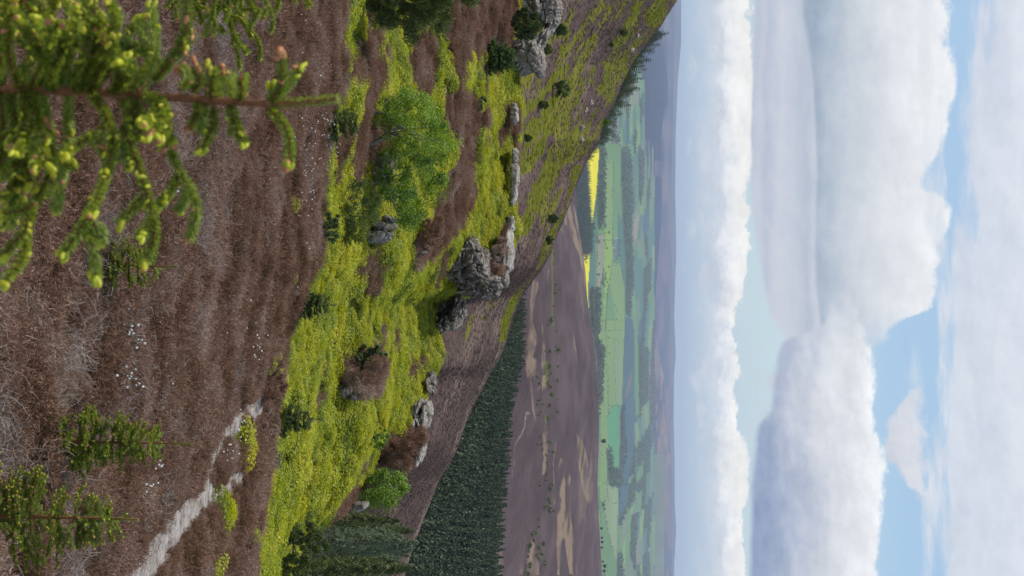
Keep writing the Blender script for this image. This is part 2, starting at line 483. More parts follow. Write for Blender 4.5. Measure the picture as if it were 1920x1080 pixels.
def nearbump(P):
    d = np.clip((P[:, 1] - 6) / 20, 0, 1)
    a = fbm(P * [.35, .35, 0], 4, 1) * .22 + fbm(P * [.12, .12, 0], 2, 5) * .25
    ter = fbm(P * [.10, .22, 0] + [0, .5, 0], 3, 9) * .55 * np.clip((P[:, 1] - 31) / 6, 0, 1) * np.clip((C_Y(540 + P[:, 0] / P[:, 1].clip(5) * FPX) - P[:, 1]) / 8, 0, 1)
    return (a * d * np.clip(1 - np.abs(P[:, 1] - 60) / 200, 0, 1)) * .8 + ter
cols = np.concatenate([np.linspace(-700, -220, 40), np.linspace(-215, 1290, 420), np.linspace(1300, 1800, 40)])
NG = sheet(cols, [(None, -4, -1.6), (None, .8, -1.75), (-20, 11, None), (H_, H_Y, None), (lambda p: H_(p) + 6, lambda p: H_Y(p) + 1.2, None),
                  (lambda p: H_(p) * .7 + C2_(p) * .3, lambda p: H_Y(p) * .68 + C_Y(p) * .32, None), (lambda p: H_(p) * .14 + np.minimum(C2_(p), C_(p) + 4) * .86, lambda p: H_Y(p) * .12 + C_Y(p) * .88, None), (C_, C_Y, None),
                  (lambda p: C_(p) - 70, lambda p: C_Y(p) + 9, None), (lambda p: C_(p) - 230, lambda p: C_Y(p) + 22, None)],
           [6, 34, 70, 8, 30, 70, 20, 14, 10], None)
NG = smoothrows(NG, 2); NG[:, :, 2] += nearbump(NG.reshape(-1, 3)).reshape(NG.shape[:2])
near = Ground(NG)

PATH_POLYS = [[(225, 1100), (290, 1100), (325, 1030), (362, 978), (402, 946), (440, 914), (466, 884), (455, 880), (430, 900), (405, 915), (375, 925), (350, 938), (332, 962), (298, 998), (272, 1020)],
              [(386, 925), (380, 892), (388, 856), (407, 820), (431, 788), (453, 762), (478, 748), (495, 748), (495, 782), (466, 792), (444, 812), (419, 842), (403, 870), (399, 918)],
              [(-200, 1500), (-80, 1500), (290, 1098), (225, 1098)]]
BROWN = [[(684, 62), (698, 85), (680, 125), (660, 150), (632, 162), (628, 150), (650, 122), (668, 88)],
         [(768, 86), (793, 40), (815, 99), (812, 128), (803, 178), (780, 172), (766, 150), (760, 117)],
         [(845, -60), (962, -60), (964, 30), (955, 85), (930, 95), (880, 108), (858, 150), (848, 140), (838, 80), (828, 40)],
         [(830, 165), (850, 158), (885, 180), (905, 200), (912, 218), (895, 245), (878, 262), (885, 300), (882, 400), (858, 425), (845, 440), (820, 468), (795, 492), (776, 492), (772, 470), (790, 440), (800, 400), (820, 350), (846, 290), (838, 240), (826, 200)],
         [(935, 192), (966, 190), (972, 330), (958, 300), (950, 250), (938, 270), (928, 262), (945, 230)],
         [(905, 470), (925, 455), (938, 430), (950, 450), (948, 520), (900, 540)],
         [(755, 705), (765, 680), (790, 662), (793, 672), (772, 700), (760, 712)],
         [(690, 880), (705, 840), (712, 812), (745, 812), (770, 800), (800, 800), (800, 880), (740, 885), (700, 900), (670, 930), (650, 950), (640, 985), (600, 992), (628, 940), (650, 905), (677, 900)],
         [(728, 618), (738, 620), (742, 645), (732, 650)], [(548, 905), (556, 905), (558, 930), (551, 932)], [(560, 858), (566, 858), (567, 878), (560, 878)],
         [(560, 905), (565, 895), (567, 880), (561, 890)], [(640, 665), (700, 655), (725, 675), (728, 705), (700, 745), (660, 755), (636, 715)],
         [(617, 250), (640, 230), (650, 250), (632, 290), (625, 340), (615, 350)], [(660, 130), (690, 110), (715, 115), (700, 135), (672, 145)],
         [(595, 985), (640, 960), (660, 985), (610, 1080), (560, 1080)], [(660, 240), (725, 200), (740, 300), (700, 300), (660, 285)]]  # last outline: shade beneath the rowan, put in as brown ground colour
STRAWP = [[(657, 495), (690, 470), (710, 466), (716, 500), (700, 545), (684, 550), (675, 513), (664, 508)], [(812, 490), (835, 452), (842, 455), (835, 500), (822, 530), (814, 528)], [(862, 22), (868, 70), (862, 130), (852, 130), (852, 60)]]
DARKG = [[(575, 740), (600, 720), (610, 760), (590, 800)], [(645, 640), (690, 620), (720, 640), (720, 670), (680, 680), (650, 670)]]


def nearclass(P):
    """0 heather 1 bilberry 2 path 3 straw"""
    px, py = proj(P)
    w = fbm(P * [1.3, .8, 0], 3, 31) * 7; w2 = fbm(P * [1.1, .7, 0], 3, 37) * 9
    # heather shelf up to the brow, then bilberry
    c = np.where((P[:, 1] > H_Y(py) + .2), 1, 0)
    for poly in BROWN: c = np.where((c == 1) & inpoly(px + w, py + w2, poly), 0, c)
    for poly in STRAWP: c = np.where(inpoly(px + w, py + w2, poly), 3, c)
    patch = fbm(P * [.30, .22, 0], 4, 77)
    c = np.where((c == 1) & (patch > .50), 0, c)
    for poly in PATH_POLYS: c = np.where((P[:, 1] < 30) & inpoly(px + w * .6, py + w2 * .5, poly), 2, c)
    # little bilberry cushions in the heather by the path
    gp = [(440, 805, 16), (462, 830, 8), (415, 960, 16), (395, 1060, 12), (455, 850, 6), (545, 515, 8), (470, 1000, 8), (540, 385, 10), (505, 680, 5), (410, 945, 10)]
    for a, b, r in gp: c = np.where((c == 0) & (P[:, 1] < 30.2) & ((px - a + w) ** 2 + ((py - b + w2) * .6) ** 2 < r * r), 1, c)
    return c


Pn = NG.reshape(-1, 3); cls = nearclass(Pn)
bas = np.array([(.10, .068, .048), (.07, .075, .012), (.42, .385, .36), (.24, .16, .115)])[cls]
GM_NEAR = groundmat('moorland_soil', 9, .05, .6, .8)
pathf = (cls.reshape(NG.shape[:2]) == 2); pf = (pathf[:-1, :-1] & pathf[1:, 1:]).ravel()
_m = pathf.copy()
HG = NG.copy(); HG[:, :, 2] -= np.where(_m, .14, 0)
for _ in range(2): pathf[1:, :] |= _m[:-1, :]; pathf[:-1, :] |= _m[1:, :]; pathf[:, 1:] |= _m[:, :-1]; pathf[:, :-1] |= _m[:, 1:]
pf = (pathf[:-1, :-1] & pathf[1:, 1:]).ravel()
terrain('hillside', HG, bas, GM_NEAR)
def pathmat():
    m, t = newmat('trodden_sand'); p = geopos(t); n = noise(t, p, 4, 7, .7); n2 = noise(t, p, 22, 6, .7)
    px = (n * .6 + n2 * .4).ramp([(.38, (.07, .05, .035)), (.45, (.22, .175, .145)), (.55, (.42, .37, .335)), (.70, (.60, .56, .52))])
    finish(t, principled(t, px, .95, n * .5 + n2, .05, .9)); return m
PG = NG.copy(); PG[:, :, 2] += (fbm(Pn * [3, 3, 0], 4, 51) * .05 - .035).reshape(PG.shape[:2])
terrain('path', PG, bas, pathmat(), pf)

# middle hill: the spur that falls from left to right
S_ = curve([(-700, 1520), (-100, 1310), (0, 1270), (50, 1238), (73, 1219), (95, 1202), (120, 1184), (155, 1168), (195, 1151), (235, 1130), (262, 1124), (300, 1100), (330, 1087), (372, 1071), (400, 1061), (440, 1044), (470, 1034), (500, 1017),
            (524, 999), (555, 978), (598, 961), (640, 949), (672, 936), (699, 919), (734, 902), (765, 886), (804, 870), (850, 855), (900, 825), (950, 805), (1000, 786), (1020, 778), (1080, 760), (1300, 700), (1800, 600)])
S_Y = curve([(-700, 290), (0, 280), (540, 255), (1080, 225), (1800, 180)])
def midbump(P):
    f = np.clip((P[:, 1] - 95) / 60, 0, 1)
    return (fbm(P * [.05, .05, 0], 5, 2, .55) * 1.3 + fbm(P * [.5, .5, 0], 3, 8) * .12) * f
mcols = np.concatenate([np.linspace(-700, -110, 60), np.linspace(-107, 1200, 560), np.linspace(1205, 1800, 60)])
MG = sheet(mcols, [(lambda p: C_(p) - 170, lambda p: C_Y(p) + 14, None), (lambda p: C_(p) - 14, lambda p: C_Y(p) * 1.75, None), (lambda p: C_(p) * .45 + S_(p) * .55, lambda p: C_Y(p) * .8 + S_Y(p) * .42, None),
                   (S_, S_Y, None), (lambda p: S_(p) - 25, lambda p: S_Y(p) + 18, None), (lambda p: S_(p) - 160, lambda p: S_Y(p) + 70, None)], [10, 110, 150, 10, 10], None)
MG = smoothrows(MG, 3); mb_ = midbump(MG.reshape(-1, 3)).reshape(MG.shape[:2]); mb_ *= np.concatenate([np.ones(200), np.linspace(1, .25, 70), np.full(MG.shape[0] - 270, .25)])[:, None]
MG[:, :, 2] += mb_
mid = Ground(MG)
MIDGREEN = [[(1058, 165), (1098, 93), (1107, 96), (1092, 150), (1070, 172)], [(1101, 98), (1118, 48), (1127, 33), (1125, 65), (1112, 99)],
            [(1127, 113), (1150, 115), (1190, 92), (1170, 140), (1152, 160), (1142, 188), (1134, 150)],
            [(970, 267), (1000, 228), (1040, 182), (1073, 162), (1090, 187), (1082, 207), (1070, 240), (1042, 256), (1012, 305), (975, 325)],
            [(1047, 273), (1087, 245), (1084, 300), (1042, 338), (1017, 400), (985, 440), (968, 430), (1000, 340)],
            [(1210, 20), (1250, -10), (1268, -10), (1240, 40), (1214, 46)], [(1176, 48), (1190, 8), (1205, 10), (1195, 50), (1182, 62)],
            [(975, 210), (1010, 170), (1045, 120), (1060, 122), (1040, 165), (1005, 205), (980, 235)], [(1045, 100), (1060, 60), (1070, 62), (1058, 108)],
            [(938, 600), (955, 560), (970, 535), (975, 540), (960, 575), (945, 605)], [(905, 595), (918, 560), (925, 562), (912, 600)],
            [(848, 585), (862, 560), (868, 568), (855, 600), (846, 620)]]


def midcolor(P):
    px, py = proj(P)
    jz = vnoise(P * [1.3, 1.3, 0], 71) * .5 + vnoise(P * [4.1, 4.1, 0], 72) * .5
    e = S_(py) - px; v = py * .84 - px * .54; z = px * 0        # patches run with the fall of the slope
    def sl(a, b, o, k): return fbm(np.stack([e * a, v * b, z], 1), o, k)
    n1 = sl(.045, .012, 5, 12); n2 = sl(.16, .045, 4, 14); w = sl(.06, .03, 4, 3) * 16 + jz * 3; w2 = sl(.06, .03, 4, 6) * 20 + jz * 3
    base = np.tile(np.array([.105, .073, .064]), (len(P), 1))
    base *= (1 + .35 * n1)[:, None]
    base[(n1 + .6 * n2 > .32)] = (.155, .108, .088)
    green = np.zeros(len(P), bool)
    for poly in MIDGREEN: green |= inpoly(px + w, py + w2, poly)
    green &= (n2 + jz * .25 < .30)
    lf = np.clip((470 - py) / 300, -1, 1); g2 = sl(.05, .014, 5, 22)
    green |= ((.75 * n2 + .9 * g2 + .14 * lf + .12 * jz) > .30) & (py < 480)
    green |= ((.75 * n2 + .9 * g2 + .12 * jz) > .46) & (py < 640)
    ex = (py > 310) & (py < 690); wid = 13 + 7 * np.sin(py * .045) + 6 * n2
    green |= ex & (e > 3 + 3 * n2) & (e < wid)
    base[green] = (.115, .120, .018)
    base[green & (g2 > .12)] = (.145, .14, .024)
    tan = (e > -4) & (e < 7 + 5 * n2) & (py > 640)
    base[tan] = (.165, .122, .095)
    return base
terrain('hill', MG, midcolor(MG.reshape(-1, 3)), groundmat('hill_heath', 2.5, .12, .5, .5))

# forest floor + moor plateau behind the spur
M_ = curve([(-700, 1040), (300, 1050), (367, 1075), (407, 1082), (470, 1092), (507, 1097), (553, 1100), (593, 1105), (633, 1112), (673, 1118), (702, 1119), (754, 1124), (828, 1124), (902, 1121), (961, 1124), (1032, 1127), (1080, 1129), (1800, 1132)])
FT = curve([(525, 999), (555, 993), (633, 989), (672, 987), (700, 981), (730, 973), (770, 964), (850, 962), (950, 952), (1080, 946), (1800, 930)], 8)   # tree tops against the moor
ga = lambda p: np.minimum(S_(p) - 110, 880)
mocols = np.concatenate([np.linspace(-700, 290, 50), np.linspace(300, 1150, 560), np.linspace(1160, 1800, 40)])
MO = sheet(mocols, [(ga, lambda p: S_Y(p) + 45, None), (lambda p: FT(p) - 40, 620, None), (lambda p: FT(p) - 6, 760, None), (lambda p: 955 * .4 + M_(p) * .6, 1250, None), (M_, 2300, None), (None, 2600, -170), (None, 3200, -285)], [30, 16, 90, 150, 6, 6],
           None)
MO = smoothrows(MO, 2); MO[:, :, 2] += (fbm(MO.reshape(-1, 3) * [.006, .006, 0], 4, 4) * 1.6).reshape(MO.shape[:2])
moor = Ground(MO)
TAN = (.20, .145, .105); GRN = (.10, .115, .03)
def z2(pts): return [(900 + a / 3, 340 + b / 3) for a, b in pts]
def z3(pts): return [(900 + a / 2.7, 680 + b / 2.7) for a, b in pts]
MOORP = [(TAN, z2([(300, 560), (330, 570), (350, 640), (330, 600), (310, 660), (300, 800), (330, 900), (300, 1000), (340, 1040), (290, 1100), (255, 1010), (270, 800)])),
         (TAN, z2([(350, 780), (360, 860), (370, 1000), (360, 1080), (345, 1080), (350, 900)])), (TAN, z2([(375, 600), (385, 500), (395, 500), (385, 620)])),
         (TAN, z3([(235, 40), (250, 0), (330, 0), (300, 60), (310, 130), (285, 150), (270, 80), (262, 100), (285, 300), (270, 260), (255, 130)])),
         (TAN, z3([(310, 60), (345, 80), (345, 180), (335, 250), (345, 380), (335, 580), (320, 580), (325, 400), (310, 300), (320, 200)])),
         (TAN, z3([(380, 400), (385, 400), (378, 500), (382, 700), (372, 730), (374, 560)])), (TAN, z3([(410, 480), (440, 500), (462, 600), (455, 750), (470, 830), (490, 1000), (495, 1080), (460, 1080), (430, 900), (410, 920), (400, 1080), (392, 1080), (392, 780), (415, 700), (395, 640), (390, 560)])),
         (TAN, z3([(490, 350), (525, 400), (545, 500), (560, 690), (545, 710), (520, 620), (505, 540)])), ((.15, .15, .05), z3([(500, 370), (518, 400), (530, 480), (512, 470), (502, 400)])),
         ((.16, .15, .05), z3([(515, 540), (540, 580), (535, 620), (522, 590)])),
         (TAN, z3([(245, 720), (250, 740), (235, 830), (215, 1000), (220, 1080), (195, 1080), (205, 1000), (230, 830)])),
         (TAN, z3([(240, 960), (260, 900), (290, 960), (300, 1080), (235, 1080)])), (TAN, z2([(455, 270), (490, 150), (520, 90), (540, 160), (570, 380), (600, 560), (590, 600), (560, 430), (520, 330), (480, 250), (470, 300)])),
         ((.15, .12, .105), z2([(525, 860), (545, 950), (560, 1060), (545, 1060), (530, 960)])), (GRN, z2([(405, 360), (415, 360), (420, 700), (415, 1080), (405, 1080), (408, 700)])),
         (GRN, z3([(330, 0), (345, 0), (350, 200), (335, 300), (325, 300), (335, 100)])), ((.19, .165, .15), z3([(238, 265), (256, 270), (254, 278), (243, 276), (232, 340), (215, 380), (196, 402), (184, 420), (175, 520), (160, 600), (157, 598), (170, 520), (178, 420), (193, 395), (211, 375), (228, 335)]))]


def moorcolor(P):
    px, py = proj(P); w = fbm(P * [.02, .006, 0], 4, 3) * 3.0; w2 = fbm(P * [.02, .006, 0], 4, 5) * 8
    base = np.tile(np.array([.088, .063, .066]), (len(P), 1)); n1 = fbm(P * [.012, .003, 0], 5, 12); base *= (1 + .35 * n1)[:, None]
    base[n1 > .33] = (.13, .095, .085)
    st = fbm(P * [.05, .012, 0], 4, 61); st2 = np.clip(.55 + 2.0 * st + .5 * fbm(P * [.15, .03, 0], 3, 66), .05, 1)[:, None]; base *= (1 + .30 * fbm(P * [.06, .010, 0], 4, 67))[:, None]
    for c, poly in MOORP:
        m_ = inpoly(px + w + st * 2.5, py + w2 + st * 8, poly); base[m_] = base[m_] * (1 - st2[m_]) + np.array(c) * st2[m_]
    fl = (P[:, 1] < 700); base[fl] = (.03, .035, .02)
    return base
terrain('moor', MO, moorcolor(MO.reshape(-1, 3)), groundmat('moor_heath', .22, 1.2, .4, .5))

# valley with fields
VEY = curve([(1040, 4100), (1095, 4500), (1120, 5000), (1160, 7000), (1200, 9800), (1228, 12500)])
vcols = np.concatenate([np.linspace(-700, -20, 40), np.linspace(-15, 1100, 620), np.linspace(1110, 1800, 40)])
vrows = [(None, 2700, -300)] + [(float(p), (lambda p_, q=p: np.full(np.shape(p_), float(VEY(q)))), None) for p in np.arange(1040, 1229, 1.5)]
VG = sheet(vcols, vrows, 1, None)
def zo(off): return lambda pts: [(1060 + a / 6, off + b / 6) for a, b in pts]
A, B, C5, D5, E5 = zo(270), zo(440), zo(600), zo(760), zo(900)
TE = (.075, .145, .105); LG = (.16, .235, .085); MGc = (.115, .20, .085); YG = (.20, .29, .07); YE = (.62, .53, .02); WD = (.06, .08, .045); TN = (.23, .20, .14); DT = (.06, .105, .115); BG = (.09, .235, .11); DK = (.025, .042, .03); GW = (.095, .085, .085)
FIELDS = [(MGc, A([(440, 0), (760, 0), (760, 1080), (290, 1080), (380, 100)])), (DK, A([(235, 180), (250, 600), (290, 1000), (290, 1200), (190, 1200), (150, 900), (130, 800), (90, 560), (150, 200)])), (YE, A([(235, 190), (300, 120), (345, 60), (385, 50), (380, 200), (352, 560), (300, 930), (280, 760), (255, 400)])),
          (WD, A([(385, 40), (450, 40), (440, 500), (430, 900), (380, 960), (360, 900), (350, 620)])), (LG, A([(450, 230), (530, 180), (540, 700), (520, 1080), (440, 1080), (430, 700)])), (TN, A([(512, 500), (525, 500), (528, 690), (515, 690)])),
          (TE, A([(350, 580), (362, 900), (350, 1080), (290, 1080), (310, 900)])), (WD, A([(620, 40), (700, 20), (750, 200), (755, 700), (750, 1080), (655, 1080), (640, 700), (620, 300)])), (TE, A([(765, 120), (810, 120), (815, 560), (795, 740), (762, 740), (755, 400)])),
          (TN, A([(815, 740), (820, 850), (800, 1080), (750, 1080), (770, 880)])), (WD, A([(820, 0), (890, 100), (880, 500), (850, 700), (820, 600)])), (TE, A([(590, 780), (650, 900), (655, 1080), (590, 1080)])), (TE, A([(845, 780), (870, 800), (840, 1080), (810, 1080)])),
          (TE, B([(290, -10), (350, -10), (345, 620), (255, 600), (280, 200)])), (YE, B([(205, 230), (282, 175), (268, 420), (250, 650), (262, 830), (240, 830), (232, 640), (210, 420)])), (DK, B([(175, -10), (290, -10), (280, 205), (200, 225)])),
          ((.20, .20, .14), B([(350, 0), (440, 0), (430, 360), (400, 560), (350, 620)])), (YG, B([(440, -40), (520, -40), (530, 240), (500, 440), (460, 680), (440, 1080), (400, 1080), (438, 600), (435, 300)])),
          (LG, B([(530, 330), (600, 270), (670, 600), (672, 1080), (450, 1080), (460, 700), (510, 430)])), (MGc, B([(450, 1080), (455, 760), (500, 560), (540, 760), (560, 1080)])), (TE, B([(590, 0), (655, 0), (680, 100), (682, 600), (600, 270)])),
          (WD, B([(655, -20), (760, 0), (762, 650), (720, 930), (680, 900), (680, 400)])), (TE, B([(770, 290), (820, 290), (830, 640), (800, 800), (765, 600)])), (MGc, B([(740, 700), (775, 600), (800, 830), (800, 1080), (750, 1080)])),
          (DT, B([(680, 930), (740, 900), (752, 1080), (670, 1080)])), (GW, B([(260, 600), (340, 620), (375, 640), (370, 1080), (285, 1080)])), (LG, B([(375, 900), (440, 800), (440, 1080), (375, 1080)])), (TE, B([(820, 290), (870, 260), (880, 900), (840, 900), (830, 640)])), (WD, B([(880, 380), (960, 260), (965, 640), (930, 660), (910, 900), (880, 900)])),
          (LG, C5([(440, 0), (672, 0), (655, 400), (635, 1080), (480, 1080), (450, 400)])), ((.18, .23, .11), C5([(540, 200), (640, 300), (630, 1080), (560, 900)])), (LG, C5([(370, 0), (440, 0), (480, 600), (480, 1080), (375, 1080), (370, 700)])), (GW, C5([(270, 0), (365, 0), (355, 250), (425, 300), (400, 900), (375, 900), (345, 430)])),
          (DT, C5([(672, 0), (760, 0), (780, 200), (780, 1080), (635, 1080), (650, 500)])), ((.13, .125, .10), C5([(660, 900), (700, 700), (755, 520), (740, 720), (690, 880)])), (MGc, C5([(775, 160), (820, 280), (825, 760), (830, 1080), (782, 1080)])),
          (WD, C5([(820, 200), (860, 300), (940, 300), (940, 900), (840, 1000), (825, 700)])), (GW, C5([(985, 0), (1015, 0), (1010, 340), (990, 360), (1015, 700), (1025, 1180), (950, 1180), (945, 700)])),
          (LG, D5([(385, 0), (640, 0), (600, 740), (480, 700), (460, 900), (480, 1100), (370, 1080), (385, 500)])), (BG, D5([(470, 140), (520, 0), (632, 0), (602, 745), (540, 680), (480, 440)])), ((.19, .235, .12), D5([(470, 800), (490, 900), (600, 940), (602, 1100), (470, 1100)])),
          (WD, D5([(460, 480), (500, 500), (540, 680), (620, 740), (672, 880), (610, 940), (560, 910), (490, 900), (470, 720)])), (DT, D5([(640, 0), (780, 0), (780, 460), (750, 640), (720, 820), (690, 1100), (606, 1100), (602, 950), (672, 880), (640, 740), (660, 600)])),
          (GW, D5([(622, 0), (655, 0), (650, 200), (685, 500), (640, 740), (610, 740), (612, 300)])), (WD, D5([(910, 260), (968, 260), (950, 760), (900, 760), (890, 560)])), (WD, D5([(765, 460), (795, 470), (775, 760), (720, 830), (745, 640)])), (WD, D5([(800, 880), (880, 780), (870, 940), (820, 990), (790, 960)])),
          ((.185, .235, .12), E5([(470, 60), (600, 95), (590, 500), (575, 1100), (540, 900), (440, 420), (440, 100)])), (MGc, E5([(375, 60), (400, 250), (440, 420), (560, 900), (575, 1100), (480, 1100), (400, 700), (380, 300)])),
          (DT, E5([(605, 100), (700, 0), (690, 200), (650, 380), (598, 370)])), (WD, E5([(740, 400), (820, 360), (790, 860), (760, 930), (720, 880)])), (WD, E5([(940, 190), (965, 200), (960, 480), (940, 450)])), (WD, E5([(870, 850), (950, 800), (950, 1100), (860, 1100)])), (WD, E5([(585, 820), (640, 820), (640, 1100), (575, 1100)]))]


def valcolor(P):
    px, py = proj(P); rs = np.random.RandomState(5)
    # patchwork of small fields where nothing larger is laid out
    cell = np.stack([np.floor((px + 4 * np.sin(py * .02)) / 6.5), np.floor((py + 11 * np.floor(px / 6.5)) / 46), np.zeros(len(px))], 1).astype(np.int64)
    h = (_h(cell[:, 0], cell[:, 1], cell[:, 2], 3) + 1) / 2
    pal = np.array([TE, LG, MGc, (.13, .17, .11), TE, WD, (.17, .17, .12), MGc, DT, WD]); base = pal[(h * 9.99).astype(int)] * 1.0
    w = fbm(P * [.002, .002, 0], 3, 5) * .7
    for c, poly in FIELDS: base[inpoly(px + w, py + w * 3, poly)] = c
    base *= (1 + .12 * fbm(P * [.003, .0012, 0], 4, 8))[:, None]
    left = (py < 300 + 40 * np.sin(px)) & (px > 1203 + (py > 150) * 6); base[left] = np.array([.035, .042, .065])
    return base
terrain('valley', VG, valcolor(VG.reshape(-1, 3)), groundmat('farmland', .02, .5, .10, .2))

# hills beyond the valley
R1 = curve([(-700, 1250), (0, 1255), (64, 1254), (96, 1252), (190, 1254), (207, 1249), (300, 1246), (350, 1242), (400, 1241), (440, 1238), (520, 1232), (590, 1226), (633, 1229), (667, 1236), (708, 1245), (780, 1249), (800, 1251), (830, 1256), (880, 1258), (920, 1256), (967, 1252), (1000, 1254), (1033, 1247), (1045, 1247), (1080, 1254), (1200, 1258), (1800, 1250)])
R2 = curve([(-700, 1262), (0, 1266), (200, 1262), (350, 1258), (500, 1259), (640, 1257), (760, 1258), (900, 1259), (1080, 1260), (1800, 1262)])
R3 = curve([(-700, 1270), (0, 1277), (83, 1277), (150, 1271), (250, 1267), (360, 1266), (473, 1268), (590, 1264), (667, 1267), (703, 1264), (780, 1263), (868, 1265), (940, 1265), (992, 1268), (1067, 1264), (1800, 1266)])
def hillcol(a, b, s):
    def f(P):
        px, py = proj(P); n = fbm(np.stack([px * .10, py * .02, px * 0], 1), 5, s) * .5 + .5; n = np.clip((n - .35) / .3, 0, 1)[:, None]
        c = np.array(a) * (1 - n) + np.array(b) * n
        if s == 41:
            n2 = fbm(np.stack([px * .25, py * .03, px * 0], 1), 4, 43); c[(n2 > .25) & (py > 600)] = (.21, .14, .12)
            c[(py > 850) & (px < 1245)] = (.13, .15, .10)
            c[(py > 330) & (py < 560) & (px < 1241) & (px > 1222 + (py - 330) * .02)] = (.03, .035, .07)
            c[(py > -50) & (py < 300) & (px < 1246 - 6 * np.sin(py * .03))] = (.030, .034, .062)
        return c
    return f
hc = np.concatenate([np.linspace(-700, -20, 30), np.linspace(-15, 1100, 380), np.linspace(1110, 1800, 30)])
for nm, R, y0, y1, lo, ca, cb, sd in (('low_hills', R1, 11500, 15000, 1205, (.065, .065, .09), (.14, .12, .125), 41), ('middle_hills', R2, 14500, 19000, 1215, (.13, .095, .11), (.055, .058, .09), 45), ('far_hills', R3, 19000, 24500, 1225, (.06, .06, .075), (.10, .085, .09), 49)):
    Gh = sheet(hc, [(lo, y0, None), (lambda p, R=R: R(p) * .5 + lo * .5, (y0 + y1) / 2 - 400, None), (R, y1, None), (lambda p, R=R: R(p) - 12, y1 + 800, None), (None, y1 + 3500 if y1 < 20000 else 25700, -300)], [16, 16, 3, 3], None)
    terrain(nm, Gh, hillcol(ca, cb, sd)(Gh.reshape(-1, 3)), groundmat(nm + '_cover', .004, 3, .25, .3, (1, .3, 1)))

# ------------------------------------------------------------------ ground cover (clumps nobody could count)
def blades(mb, base, tip, width, segs=2, bend=.15, mat=0, rng=RNG):
    n = len(base); ax = unit(tip - base); side = unit(np.cross(ax, unit(rng.randn(n, 3)))); off = unit(np.cross(ax, side))
    L = np.linalg.norm(tip - base, axis=1)[:, None]
    rings = []
    for k in range(segs + 1):
        u = k / segs; c = base + (tip - base) * u + off * L * bend * math.sin(u * math.pi) * rng.uniform(-1, 1, (n, 1))
        w = width * (1 - .6 * u) * .5
        rings += [c - side * w[:, None], c + side * w[:, None]]
    V = np.stack(rings, 1); m = 2 * (segs + 1); i = np.arange(n)[:, None] * m
    f = np.concatenate([i + np.array([[2 * k, 2 * k + 1, 2 * k + 3, 2 * k + 2]]) for k in range(segs)])
    mb.add(V.reshape(-1, 3), f, mat)


def leaves(mb, c, size, up=.5, aspect=1.5, mat=0, rng=RNG, out=None):
    n = len(c); nr = rng.randn(n, 3); nr = unit(nr) + np.array([0, 0, up])
    if out is not None: nr = nr + out * .7
    nr = unit(nr); a = unit(np.cross(nr, unit(rng.randn(n, 3)))); b = np.cross(nr, a)
    s = (size * rng.uniform(.6, 1.25, n))[:, None]
    V = np.stack([c - a * s * .5, c + b * s * .5 * aspect / 1.5 * .8, c + a * s * .5 * aspect, c - b * s * .5 * aspect / 1.5 * .8], 1)
    f = np.arange(n)[:, None] * 4 + np.arange(4)[None]
    mb.add(V.reshape(-1, 3), f, mat)


def heather_clump(seed, mat, n=130, r=.26, h=.22, w=.0075, flop=.45):
    rng = np.random.RandomState(seed); mb = MB()
    a = rng.uniform(0, 2 * math.pi, n); q = np.sqrt(rng.rand(n)); base = np.stack([np.cos(a) * q * r * .7, np.sin(a) * q * r * .7, np.full(n, -.05)], 1)
    d = np.stack([np.cos(a) * q * flop, np.sin(a) * q * flop, np.ones(n)], 1) + rng.randn(n, 3) * .28; d = unit(d)
    L = h * (1.25 - .5 * q) * rng.uniform(.6, 1.1, n) + .05
    tip = base + d * L[:, None]
    blades(mb, base, tip, np.full(n, w * .8), 1, .1, rng=rng)
    # side sprigs near the tops
    k = 11; bb = np.repeat(base + (tip - base) * .5, k, 0) + np.repeat(tip - base, k, 0) * rng.uniform(-.15, .45, (n * k, 1))
    tt = bb + unit(np.repeat(d, k, 0) * .6 + rng.randn(n * k, 3) * .75) * rng.uniform(.02, .05, (n * k, 1))
    blades(mb, bb, tt, np.full(n * k, w), 1, .1, rng=rng)
    return mb.mesh('heather_clump', [mat])


def dead_clump(seed, mat, n=60):
    rng = np.random.RandomState(seed); mb = MB()
    a = rng.uniform(0, 2 * math.pi) + rng.randn(n) * 1.1; base = rng.randn(n, 3) * [.13, .13, .0]
    d = unit(np.stack([np.cos(a), np.sin(a), rng.uniform(.15, .7, n)], 1)); L = rng.uniform(.06, .18, n)
    tip = base + d * L[:, None]; blades(mb, base + [0, 0, .02], tip + [0, 0, .06], np.full(n, .0045), 2, .5, rng=rng)
    return mb.mesh('dead_clump', [mat])


def bilb_clump(seed, n=360, r=.26, h=.20):
    rng = np.random.RandomState(seed); mb = MB(); v = unit(rng.randn(n, 3)); v[:, 2] = np.abs(v[:, 2]); rr = rng.uniform(.45, 1.0, n) ** .5
    c = v * rr[:, None] * [r, r, h]; c[:, 2] += -.02
    leaves(mb, c, np.full(n, .038), 1.3, 1.3, 0, rng, v)
    b = c[:60] * [.3, .3, 0]; blades(mb, b, c[:60], np.full(60, .006), 1, .1, rng=rng)
    return mb.mesh('bilberry_clump', [BILB])


def hidden_collection(name, meshes):
    c = bpy.data.collections.new(name)
    for i, me in enumerate(meshes):
        o = bpy.data.objects.new('%s_%02d' % (name, i), me); c.objects.link(o)
    return c


